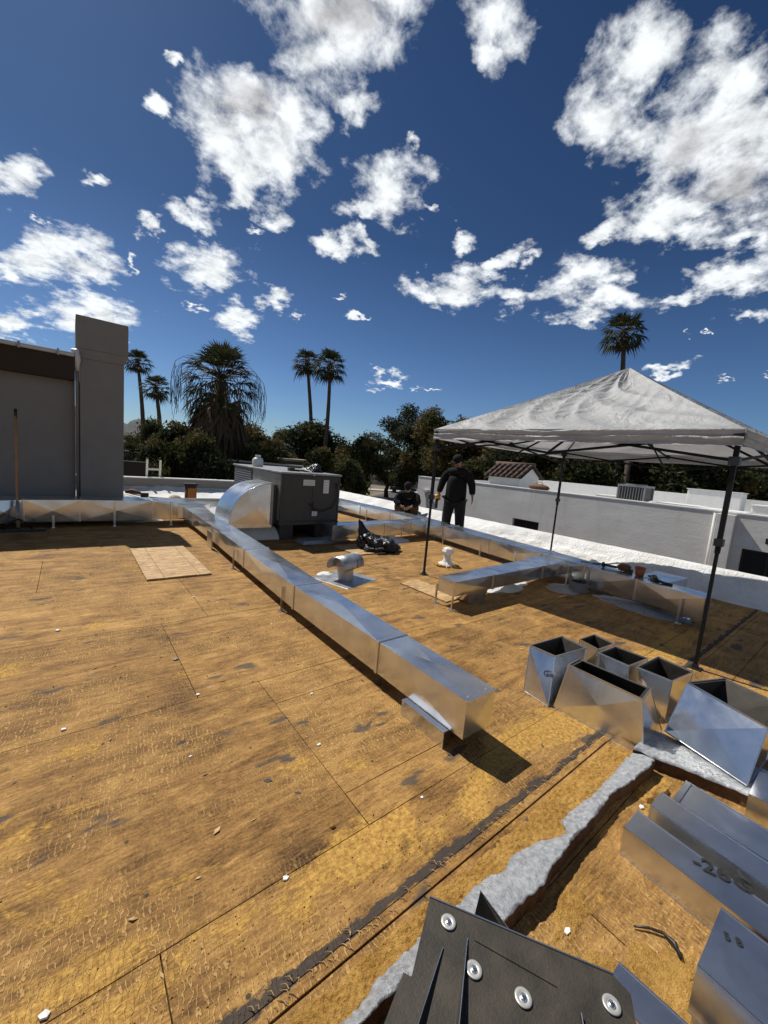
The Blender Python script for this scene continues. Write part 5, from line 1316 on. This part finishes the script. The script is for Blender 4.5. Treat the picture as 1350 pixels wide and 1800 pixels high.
MB().bar((.83, .47, .02), (.84, .48, .27), .02).build('stem', 'duct_liner', fl)
# black metal edge lying over the silver strip at the bottom
be = thing('folded_flap', 'long dark sheet edge lying over the silver strip left of the lined fitting', 'metal piece')
MB().hexa([(.43, .50, .10), (.72, .632, .09), (.74, .60, .09), (.45, .45, .10)], [(.43, .50, .11), (.72, .635, .10), (.74, .60, .10), (.45, .45, .11)]).build('sheet', 'duct_liner', be)

# ------------------------------------------------------------------ tools on the right duct
Z2 = .352
dr = thing('cordless_drill', 'dark cordless grinder with a brown body lying on the right duct', 'power tool', (5.70, 2.06, Z2), -1.25)
MB().tube([(-.20, 0, .04), (-.17, 0, .045)], [.035, .04], 12).tube([(-.17, 0, .045), (-.02, 0, .04)], .016, 10).build('neck', 'black_plastic', dr, True)
MB().tube([(-.02, 0, .045), (.02, 0, .055), (.10, 0, .055), (.13, 0, .05)], [.025, .05, .05, .03], 12).build('motor_body', 'rust_brown', dr, True)
MB().box(.06, .16, -.04, .04, 0, .045).build('battery', 'black_plastic', dr, bevel=.006)
cu_ = thing('plastic_cup', 'red brown tapered cup standing on the right duct', 'cup', (5.655, 1.80, Z2))
MB().lathe([(.001, .004), (.045, .004), (.060, .115), (.054, .115), (.042, .012), (.001, .012)], 22).build('cup_body', 'terracotta_cup', cu_, True)
MB().lathe([(.060, .108), (.065, .110), (.065, .118), (.058, .118)], 22).build('rim', 'terracotta_cup', cu_)
pl_t = thing('power_tool', 'black tool lying right of the red brown cup on the duct', 'power tool', (5.62, 1.62, Z2), .6)
MB().hexa([(-.10, -.03, 0), (.08, -.04, 0), (.09, .03, 0), (-.09, .04, 0)], [(-.06, -.02, .05), (.04, -.025, .07), (.05, .02, .07), (-.05, .03, .05)]).build('body', 'black_plastic', pl_t, bevel=.01)
MB().tube([(.06, 0, .03), (.15, .02, .02), (.22, .0, .015)], [.02, .012, .006], 8).build('nozzle', 'black_plastic', pl_t, True)
MB().tube([(-.08, 0, .03), (-.14, -.05, .02), (-.18, -.13, .015)], .016, 8).build('handle', 'black_plastic', pl_t, True)
sn = thing('tin_snips', 'metal snips lying on the right duct left of the grinder', 'hand tool', (5.77, 2.44, Z2), -1.0)
MB().hexa([(-.14, -.01, .002), (.02, -.016, .002), (.02, .014, .002), (-.14, .004, .002)], [(-.14, -.008, .014), (.02, -.014, .018), (.02, .012, .018), (-.14, .003, .014)]).build('blade', 'cabinet_side', sn)
for s_ in (-1, 1): MB().tube([(.02, 0, .01), (.08, s_ * .02, .01), (.17, s_ * .018, .01)], .008, 6).build('handle', 'black_plastic', sn, True)
wr = thing('wire_offcut', 'thin bent wire standing up between the snips and the grinder', 'wire', (5.72, 2.25, Z2))
MB().tube([(0, 0, .002), (-.03, .04, .03), (-.07, .10, .045), (-.12, .16, .04)], .003, 5).build('wire', 'steel_edge', wr, True)

# ------------------------------------------------------------------ things on the back roof
bk = thing('orange_can', 'orange and brown can standing behind the left duct, right of the chimney', 'can', (2.12, 9.55, .02))
MB().lathe([(.001, 0), (.13, 0), (.10, .16), (.12, .24), (.12, .62), (.001, .62)], 20).build('can_body', 'rust_brown', bk, True)
MB().box(-.15, .12, -.10, .10, .62, .66).build('lid', 'black_plastic', bk); MB().box(-.19, .0, -.08, .08, .0, .14).build('foot', 'black_plastic', bk)
MB().box(-.085, .085, -.125, -.118, .30, .56).build('label', 'orange_plastic', bk)
dm = thing('hard_hat', 'cream dome shaped hard hat lying behind the left duct', 'hard hat', (1.82, 9.6, .26))
MB().lathe([(.15, 0), (.145, .05), (.11, .11), (.05, .145), (.001, .15)], 24).build('shell', 'oriented_strand_board', dm, True)
MB().lathe([(.13, 0), (.175, -.005), (.175, .005), (.14, .012)], 24).build('brim', 'oriented_strand_board', dm)
o = props(MB().box(-.35, .35, -.25, .25, 0, .24).build('foam_block', 'white_roof_foam', bevel=.03), 'white foam block the hard hat rests on', 'foam block'); o.location = (1.85, 9.65, .02)
hs = thing('air_hose', 'dark air hose snaking over the white roof behind the left duct', 'hose')
MB().tube([(.95, 9.9, .42), (1.2, 9.8, .35), (1.45, 9.5, .30), (1.3, 10.3, .28), (2.0, 10.8, .18), (2.6, 10.2, .12), (2.3, 9.9, .10), (2.9, 9.9, .08), (3.5, 10.4, .05)], .014, 7).build('hose', 'black_plastic', hs, True)
hn = thing('nail_gun', 'brown and black nail gun lying by the chimney foot on the white roof', 'power tool', (1.12, 9.62, .40), -.3)
MB().tube([(-.22, 0, .05), (-.10, 0, .07), (.02, 0, .04), (.12, 0, .0)], [.03, .05, .035, .02], 8).build('body', 'rust_brown', hn, True)
MB().box(.06, .20, -.035, .035, -.06, .05).build('magazine', 'black_plastic', hn, bevel=.01)
o = props(MB().hexa([(.86, 9.4, 0), (1.5, 9.4, 0), (1.5, 10.2, 0), (.86, 10.2, 0)], [(.90, 9.45, .40), (1.25, 9.45, .33), (1.2, 10.1, .35), (.90, 10.1, .42)]).build('foam_block', 'white_roof_foam', bevel=.05), 'white foamed hump at the chimney foot under the nail gun', 'foam block')
wb = MB()
for k in range(7): wb.add([(1.3 + k * .22, 9.25, .45), (1.36 + k * .22, 9.25, .46), (1.2 + k * .3, 9.25, 0), (1.1 + k * .3, 9.25, 0)], [(0, 1, 2, 3)])
ld = thing('ladder', 'top of an aluminium ladder with two rungs leaning on the far parapet', 'ladder', (0, 0, 0))
for x in (1.775, 2.115): MB().bar((x - .02, 13.75, -3.2), (x + .02, 13.42, 1.0), .028, .055).build('rail', 'ladder_metal', ld)
for z in (-2.6, -2.3, -2.0, -1.7, -1.4, -1.1, -.8, -.5, -.2, .12, .42, .72):
    yy = 13.75 - .33 * (z + 3.2) / 4.2; MB().bar((1.77, yy, z), (2.12, yy, z), .035, .05).build('rung', 'ladder_metal', ld)
sq = thing('floor_squeegee', 'long handled floor scraper leaning on the left duct', 'floor scraper')
MB().tube([(-.60, 7.98, .10), (-.62, 8.16, .62), (-.625, 8.30, 1.1), (-.635, 8.46, 1.75)], .016, 10).build('handle', 'wood_handle', sq, True)
MB().tube([(-.633, 8.45, 1.68), (-.636, 8.475, 1.83)], .020, 10).build('grip', 'black_plastic', sq, True)
MB().tube([(-.60, 7.98, .06), (-.612, 8.10, .44)], .024, 10).build('socket', 'cabinet_side', sq, True)
MB().box(-.95, -.28, 7.93, 7.965, .005, .045).build('blade', 'black_plastic', sq)
MB().tube([(-.44, 7.95, .045), (-.50, 7.97, .13), (-.60, 7.99, .19), (-.70, 7.97, .13), (-.77, 7.95, .045)], .012, 8).build('brace', 'black_paint', sq, True)

# ------------------------------------------------------------------ debris on the deck
chips = [(-.062, 1.149, .017, 'white chip on the seam at the lower left corner'), (.595, 1.122, .014, 'white square chip on the seam in the lower middle'), (1.253, 1.11, .011, 'white chip on the seam nearer the torn foam'),
         (.604, 2.414, .016, 'white chip on the second seam, left of the patch board'), (-.032, 2.43, .018, 'white chip on the pale scuff line at the left'), (1.204, 2.079, .016, 'round washer on the patch board edge'),
         (.58, 2.919, .022, 'grey flake in the middle of the deck'), (-.075, 3.789, .022, 'white chip near the grey stains at the far left'), (1.019, 1.652, .014, 'white splinter chip on the patch board seam'),
         (.97, 4.14, .018, 'small chip toward the strand board panel'), (1.295, .446, .016, 'silvery crumpled chip on the lower deck by the lined fitting'), (2.10, .50, .016, 'white chip in the shade below the foam cliff'), (.454, 1.908, .008, 'tiny white speck left of the patch board')]
for i, (x, y, s_, lab) in enumerate(chips):
    rr = random.Random(i + 40); mb = MB(); n = 5
    P = [(math.cos(a_ * 2 * PI / n + i) * s_ * rr.uniform(.6, 1.1), math.sin(a_ * 2 * PI / n + i) * s_ * rr.uniform(.5, .9), 0.001) for a_ in range(n)]
    mb.add(P + [(p[0] * .92, p[1] * .92, s_ * rr.uniform(.2, .5)) for p in P], [tuple(range(n, 2 * n))] + [(k, (k + 1) % n, n + (k + 1) % n, n + k) for k in range(n)])
    o = mb.build('debris_chip', 'debris_white' if i not in (6,) else 'cabinet_side'); o.location = (x, y, .001); props(o, lab, 'debris', 'chips lying on the deck')
o = crumple('pebble', (.838, 1.205, .0), .011, .009, .008, 3.3, 'orange_foam', .3, None, 12); props(o, 'pale foam pebble on the deck above the white square chip', 'pebble')
st_ = thing('rubber_offcut', 'black bent rubber offcut lying on the lower deck by the marked duct', 'offcut')
MB().tube([(1.50, .318, .008), (1.535, .285, .012), (1.56, .25, .012), (1.548, .215, .02), (1.525, .19, .01)], [.003, .004, .005, .008, .006], 7).build('strip', 'black_plastic', st_, True)

# ================================================================== PEOPLE
def skin_body(name, joints, edges, m_, parent, sub=2):
    """joints: {name: (pos, radius or (rx, ry))}; edges: pairs; grown with the Skin modifier and baked"""
    names = list(joints); idx = {n: i for i, n in enumerate(names)}
    me = bpy.data.meshes.new(name); me.from_pydata([joints[n][0] for n in names], [(idx[a], idx[b]) for a, b in edges], []); me.update()
    o = bpy.data.objects.new(name, me); COL.objects.link(o)
    sk = o.modifiers.new('skin', 'SKIN'); sk.use_smooth_shade = True; sk.branch_smoothing = .6
    lay = me.skin_vertices[0] if me.skin_vertices else None
    if lay is None:
        bpy.context.view_layer.objects.active = o
        lay = o.data.skin_vertices[0]
    for n in names:
        r = joints[n][1]; lay.data[idx[n]].radius = r if isinstance(r, tuple) else (r, r)
    lay.data[0].use_root = True
    sb = o.modifiers.new('sub', 'SUBSURF'); sb.levels = sub; sb.render_levels = sub
    bpy.context.view_layer.update()
    ev = o.evaluated_get(bpy.context.evaluated_depsgraph_get()); nm = bpy.data.meshes.new_from_object(ev)
    bpy.data.objects.remove(o)
    nm.materials.clear(); nm.materials.append(M[m_]); nm.polygons.foreach_set('use_smooth', [True] * len(nm.polygons))
    nm.name = name
    return link_mesh(name, nm, parent)

def hand_joints(J, E, root, palm, fingers_dir, side, pre, curl=.4, s=1.0):
    """five fingers off a palm: side = vector across the palm toward the thumb"""
    p = Vector(palm); f = Vector(fingers_dir).normalized(); sd = Vector(side).normalized(); dn = f.cross(sd).normalized()
    J[pre + 'palm'] = (tuple(p), (.034 * s, .020 * s)); E.append((root, pre + 'palm'))
    for k, (off, ln) in enumerate(((.030, .070), (.010, .078), (-.010, .072), (-.030, .058))):
        a = p + sd * off * s + f * .040 * s; b = a + (f + dn * curl * .6).normalized() * ln * .5 * s; c = b + (f * (1 - curl) + dn * curl * 1.4).normalized() * ln * .5 * s
        for q, v in (('a', a), ('b', b), ('c', c)): J[pre + str(k) + q] = (tuple(v), (.0085 if q != 'c' else .007) * s)
        E += [(pre + 'palm', pre + str(k) + 'a'), (pre + str(k) + 'a', pre + str(k) + 'b'), (pre + str(k) + 'b', pre + str(k) + 'c')]
    a = p + sd * .038 * s - f * .005 * s; b = a + (sd * .5 + f).normalized() * .03 * s; c = b + (f + dn * curl).normalized() * .026 * s
    J[pre + 'ta'] = (tuple(a), .010 * s); J[pre + 'tb'] = (tuple(b), .009 * s); J[pre + 'tc'] = (tuple(c), .008 * s)
    E += [(pre + 'palm', pre + 'ta'), (pre + 'ta', pre + 'tb'), (pre + 'tb', pre + 'tc')]

def head_mesh(J, E, neck, head, fwd, s=1.0):
    """skull, jaw, brow, nose, ears as skin joints"""
    n = Vector(neck); h = Vector(head); f = Vector(fwd).normalized(); up = (h - n).normalized(); sd = f.cross(up).normalized()
    J['neck'] = (tuple(n), .058 * s); J['skull'] = (tuple(h), (.080 * s, .094 * s)); J['crown'] = (tuple(h + up * .055 * s), (.070 * s, .082 * s)); J['jaw'] = (tuple(h + f * .055 * s - up * .055 * s), .045 * s)
    J['nose'] = (tuple(h + f * .108 * s - up * .012 * s), .014 * s); J['brow'] = (tuple(h + f * .075 * s + up * .02 * s), .03 * s)
    E += [('neck', 'skull'), ('skull', 'crown'), ('skull', 'jaw'), ('skull', 'brow'), ('brow', 'nose')]
    for q in (-1, 1):
        J['ear%d' % q] = (tuple(h + sd * .088 * s * q - up * .005), .016 * s); E.append(('skull', 'ear%d' % q))

def face_parts(t, head, fwd, up, s=1.0):
    h = Vector(head); f = Vector(fwd).normalized(); up = Vector(up).normalized(); sd = f.cross(up).normalized()
    for q in (-1, 1):
        e = h + f * .085 * s + sd * .032 * q * s + up * .008 * s
        MB().lathe([(.001, -.008), (.010, -.004), (.011, .0), (.009, .005), (.001, .008)], 10, tuple(e)).build('eye', 'marker_ink', t, True)
    m_ = h + f * .098 * s - up * .052 * s
    MB().tube([m_ - sd * .022 - f * .006, m_, m_ + sd * .022 - f * .006], [.004, .006, .004], 6).build('mouth', 'rust_brown', t, True)

def cap_mesh(t, head, fwd, up, m_='black_cloth', s=1.0):
    h = Vector(head); f = Vector(fwd).normalized(); up = Vector(up).normalized(); f = (f - up * f.dot(up)).normalized(); sd = f.cross(up).normalized()
    mb = MB(); n = 24; rings = [(.104, .015), (.106, .05), (.098, .09), (.070, .120), (.030, .134), (.002, .137)]
    V = []
    for r, z in rings:
        for k in range(n):
            a = 2 * PI * k / n; V.append(h + (f * math.cos(a) * 1.08 + sd * math.sin(a) * .95) * r * s + up * z * s)
    F = [(i * n + k, i * n + (k + 1) % n, (i + 1) * n + (k + 1) % n, (i + 1) * n + k) for i in range(len(rings) - 1) for k in range(n)]
    mb.add(V, F); c = mb.build('cap', m_, t, True)
    mb = MB(); P = []; Q = []
    for k in range(13):
        a = -1.15 + 2.3 * k / 12; b = h + (f * math.cos(a) * 1.08 + sd * math.sin(a) * .95) * .100 * s + up * .022 * s
        P.append(b); Q.append(b + f * (.075 * math.cos(a * .9)) * s - up * .012 * math.cos(a) * s)
    off = up * .004
    mb.add(P + Q + [p + off for p in P] + [q + off for q in Q], [(k, k + 1, 14 + k, 13 + k) for k in range(12)] + [(26 + k, 39 + k, 40 + k, 27 + k) for k in range(12)] + [(13 + k, 14 + k, 40 + k, 39 + k) for k in range(12)])
    mb.build('visor', m_, c, True)

# ---- standing worker
def boots(t, feet, fwd):
    f = Vector(fwd).normalized(); s_ = Vector((-f.y, f.x, 0))
    for p in feet:
        p = Vector(p); prof = [(-.09, .0, .04), (-.09, .10, .045), (.0, .11, .045), (.09, .065, .047), (.17, .05, .045), (.185, .0, .04)]
        V = []
        for q in (-1, 1):
            for a, z, w_ in prof: V.append(p + f * a + s_ * w_ * q + Vector((0, 0, z + .0)))
        n = 6
        MB().add(V, [tuple(range(n - 1, -1, -1)), tuple(range(n, 2 * n))] + [(i, (i + 1) % n, n + (i + 1) % n, n + i) for i in range(n)]).build('boot', 'black_plastic', t, bevel=.02)

PX, PY = 6.50, 5.72
# local frame: the figure faces toward -f ; camera direction from figure is (-.76,-.64)
t = thing('person', 'man in black sweatshirt and cap standing behind the right duct, holding a yellow tool', 'person', (PX, PY, .0))
F3 = Vector((-.86, -.50, 0)).normalized(); R3 = Vector((-F3.y, F3.x, 0)) * -1     # R3: his right hand side as seen toward image left
R3 = F3.cross(Vector((0, 0, 1))).normalized()                                     # points to his right
def W_(r, f, z): return tuple(R3 * r + F3 * f + Vector((0, 0, z)))
J = {}; E = []
def J_(n, r, f, z, rad): J[n] = (W_(r, f, z), rad)
J_('pelvis', 0, 0, .97, (.12, .09)); J_('waist', 0, .0, 1.12, (.145, .105)); J_('chest', 0, .0, 1.34, (.12, .09)); J_('upper', 0, .01, 1.45, (.075, .06))
E += [('pelvis', 'waist'), ('waist', 'chest'), ('chest', 'upper'), ('upper', 'neck')]
HEAD = W_(.02, .085, 1.665)
head_mesh(J, E, W_(0, .045, 1.55), HEAD, F3 * .9 + Vector((0, 0, -.45)) + R3 * .15)
for q, sx in (('r', 1), ('l', -1)):
    J_('sh' + q, .185 * sx, .0, 1.42, .045); E.append(('upper', 'sh' + q))
    J_('hip' + q, .10 * sx, 0, .90, .07); J_('knee' + q, .135 * sx, .03, .50, .062); J_('calf' + q, .145 * sx, .0, .34, .056); J_('ank' + q, .15 * sx, -.02, .09, .042); J_('toe' + q, .17 * sx, .10, .05, .04)
    E += [('pelvis', 'hip' + q), ('hip' + q, 'knee' + q), ('knee' + q, 'calf' + q), ('calf' + q, 'ank' + q), ('ank' + q, 'toe' + q)]
J_('elr', .30, .02, 1.19, .042); J_('wrr', .34, .12, .965, .030); E += [('shr', 'elr'), ('elr', 'wrr')]
J_('ell', -.30, -.03, 1.19, .042); J_('wrl', -.36, .07, .98, .030); E += [('shl', 'ell'), ('ell', 'wrl')]
hand_joints(J, E, 'wrr', W_(.345, .15, .90), Vector(W_(0, .25, -1)), F3, 'hr', .9)
hand_joints(J, E, 'wrl', W_(-.375, .085, .90), Vector(W_(-.1, .15, -1)), F3, 'hl', .35)
skin_body('body', J, E, 'skin', t)
face_parts(t, HEAD, F3 * .9 + Vector((0, 0, -.45)), (F3 * .45 + Vector((0, 0, .9))))
cap_mesh(t, HEAD, F3 * .9 + Vector((0, 0, -.45)) + R3 * .15, (F3 * .42 + Vector((0, 0, .9))))
S1 = {}; e1 = []
def s1(n, r, f, z, rad): S1[n] = (W_(r, f, z), rad)
s1('a', 0, 0, .76, (.235, .19)); s1('a2', 0, 0, .88, (.26, .22)); s1('b', 0, 0, 1.0, (.255, .215)); s1('c', 0, .01, 1.2, (.25, .21)); s1('d', 0, .01, 1.37, (.25, .20)); s1('e', 0, .02, 1.47, (.21, .18)); s1('f', 0, .04, 1.57, (.10, .10))
e1 += [('a', 'a2'), ('a2', 'b'), ('b', 'c'), ('c', 'd'), ('d', 'e'), ('e', 'f')]
for q, sx in (('r', 1), ('l', -1)):
    s1('sh' + q, .215 * sx, 0, 1.43, .105); e1.append(('e', 'sh' + q))
s1('er', .315, .02, 1.19, .085); s1('wr', .345, .12, .96, .066); s1('el', -.315, -.03, 1.19, .085); s1('wl', -.362, .07, .975, .066)
e1 += [('shr', 'er'), ('er', 'wr'), ('shl', 'el'), ('el', 'wl')]
skin_body('sweatshirt', S1, e1, 'black_cloth', t)
S2 = {}; e2 = []
def s2(n, r, f, z, rad): S2[n] = (W_(r, f, z), rad)
s2('p', 0, 0, .95, (.22, .18))
for q, sx in (('r', 1), ('l', -1)):
    s2('h' + q, .105 * sx, 0, .82, .145); s2('k' + q, .14 * sx, .03, .50, .115); s2('c' + q, .15 * sx, 0, .28, .105); s2('a' + q, .155 * sx, -.02, .05, .10)
    e2 += [('p', 'h' + q), ('h' + q, 'k' + q), ('k' + q, 'c' + q), ('c' + q, 'a' + q)]
skin_body('trousers', S2, e2, 'charcoal_trousers', t)
boots(t, [W_(.16, .0, 0), W_(-.16, .0, 0)], F3 + R3 * .1)
tool = thing('cordless_tool', 'yellow cordless tool hanging from the standing man\'s hand', 'power tool', (PX + W_(.35, .17, 0)[0], PY + W_(.35, .17, 0)[1], .86), math.atan2(F3.y, F3.x))
MB().tube([(-.10, 0, .04), (-.06, 0, .045), (.06, 0, .03), (.12, 0, .01)], [.04, .052, .055, .03], 12).build('motor_body', 'tool_yellow', tool, True)
MB().tube([(.03, 0, 0), (.05, 0, -.10), (.06, 0, -.22)], [.035, .030, .036], 10).build('barrel', 'black_plastic', tool, True)
MB().box(-.06, .02, -.025, .025, .06, .10).build('handle', 'black_plastic', tool, bevel=.01)
MB().box(-.10, .00, -.045, .045, -.06, .0).build('battery', 'tool_yellow', tool, bevel=.008)

# ---- crouching worker
CX, CY = 7.18, 8.0
t = thing('person', 'man in black shirt, cap and brown trousers crouching behind the right duct', 'person', (CX, CY, .02))
F3 = Vector((-.70, -.71, 0)).normalized(); R3 = F3.cross(Vector((0, 0, 1))).normalized()
J = {}; E = []
J_('pelvis', 0, -.16, .24, (.150, .12)); J_('waist', 0, -.08, .38, (.145, .11)); J_('chest', 0, .03, .58, (.12, .09)); J_('upper', 0, .10, .70, (.075, .06))
E += [('pelvis', 'waist'), ('waist', 'chest'), ('chest', 'upper'), ('upper', 'neck')]
HEAD = W_(.01, .22, .90)
HF = F3 * .85 + Vector((0, 0, -.5))
head_mesh(J, E, W_(0, .16, .79), HEAD, HF)
for q, sx in (('r', 1), ('l', -1)):
    J_('sh' + q, .185 * sx, .09, .66, .045); E.append(('upper', 'sh' + q))
    J_('hip' + q, .11 * sx, -.13, .22, .092); J_('knee' + q, .24 * sx, .26, .42, .064); J_('calf' + q, .22 * sx, .14, .24, .056); J_('ank' + q, .20 * sx, .04, .09, .042); J_('toe' + q, .22 * sx, .16, .05, .038)
    E += [('pelvis', 'hip' + q), ('hip' + q, 'knee' + q), ('knee' + q, 'calf' + q), ('calf' + q, 'ank' + q), ('ank' + q, 'toe' + q)]
    J_('el' + q, .30 * sx, .24, .50, .042); J_('wr' + q, .13 * sx, .40, .40, .030); E += [('sh' + q, 'el' + q), ('el' + q, 'wr' + q)]
hand_joints(J, E, 'wrr', W_(.08, .44, .37), Vector(W_(-1, .6, -.5)), Vector(W_(0, .3, 1)), 'hr', .5)
hand_joints(J, E, 'wrl', W_(-.08, .44, .37), Vector(W_(1, .6, -.5)), Vector(W_(0, .3, 1)), 'hl', .5)
skin_body('body', J, E, 'skin', t)
face_parts(t, HEAD, HF, F3 * .5 + Vector((0, 0, .85)))
cap_mesh(t, HEAD, HF, F3 * .48 + Vector((0, 0, .88)))
S1 = {}; e1 = []
s1('a', 0, -.17, .20, (.24, .21)); s1('b', 0, -.04, .38, (.27, .27)); s1('d', 0, .06, .60, (.28, .27)); s1('e', 0, .12, .72, (.19, .17)); s1('f', 0, .16, .82, (.10, .10))
e1 += [('a', 'b'), ('b', 'd'), ('d', 'e'), ('e', 'f')]
for q, sx in (('r', 1), ('l', -1)):
    s1('sh' + q, .21 * sx, .10, .69, .105); s1('el' + q, .31 * sx, .24, .50, .088); s1('wr' + q, .15 * sx, .39, .41, .064); e1 += [('e', 'sh' + q), ('sh' + q, 'el' + q), ('el' + q, 'wr' + q)]
skin_body('shirt', S1, e1, 'black_cloth', t)
S2 = {}; e2 = []
s2('p', 0, -.17, .22, (.18, .15))
for q, sx in (('r', 1), ('l', -1)):
    s2('h' + q, .12 * sx, -.10, .23, .14); s2('k' + q, .24 * sx, .26, .40, .12); s2('c' + q, .22 * sx, .14, .22, .10); s2('a' + q, .20 * sx, .05, .07, .09)
    e2 += [('p', 'h' + q), ('h' + q, 'k' + q), ('k' + q, 'c' + q), ('c' + q, 'a' + q)]
skin_body('trousers', S2, e2, 'brown_trousers', t)
boots(t, [W_(.21, .06, 0), W_(-.21, .06, 0)], F3)
bpy.context.view_layer.update()
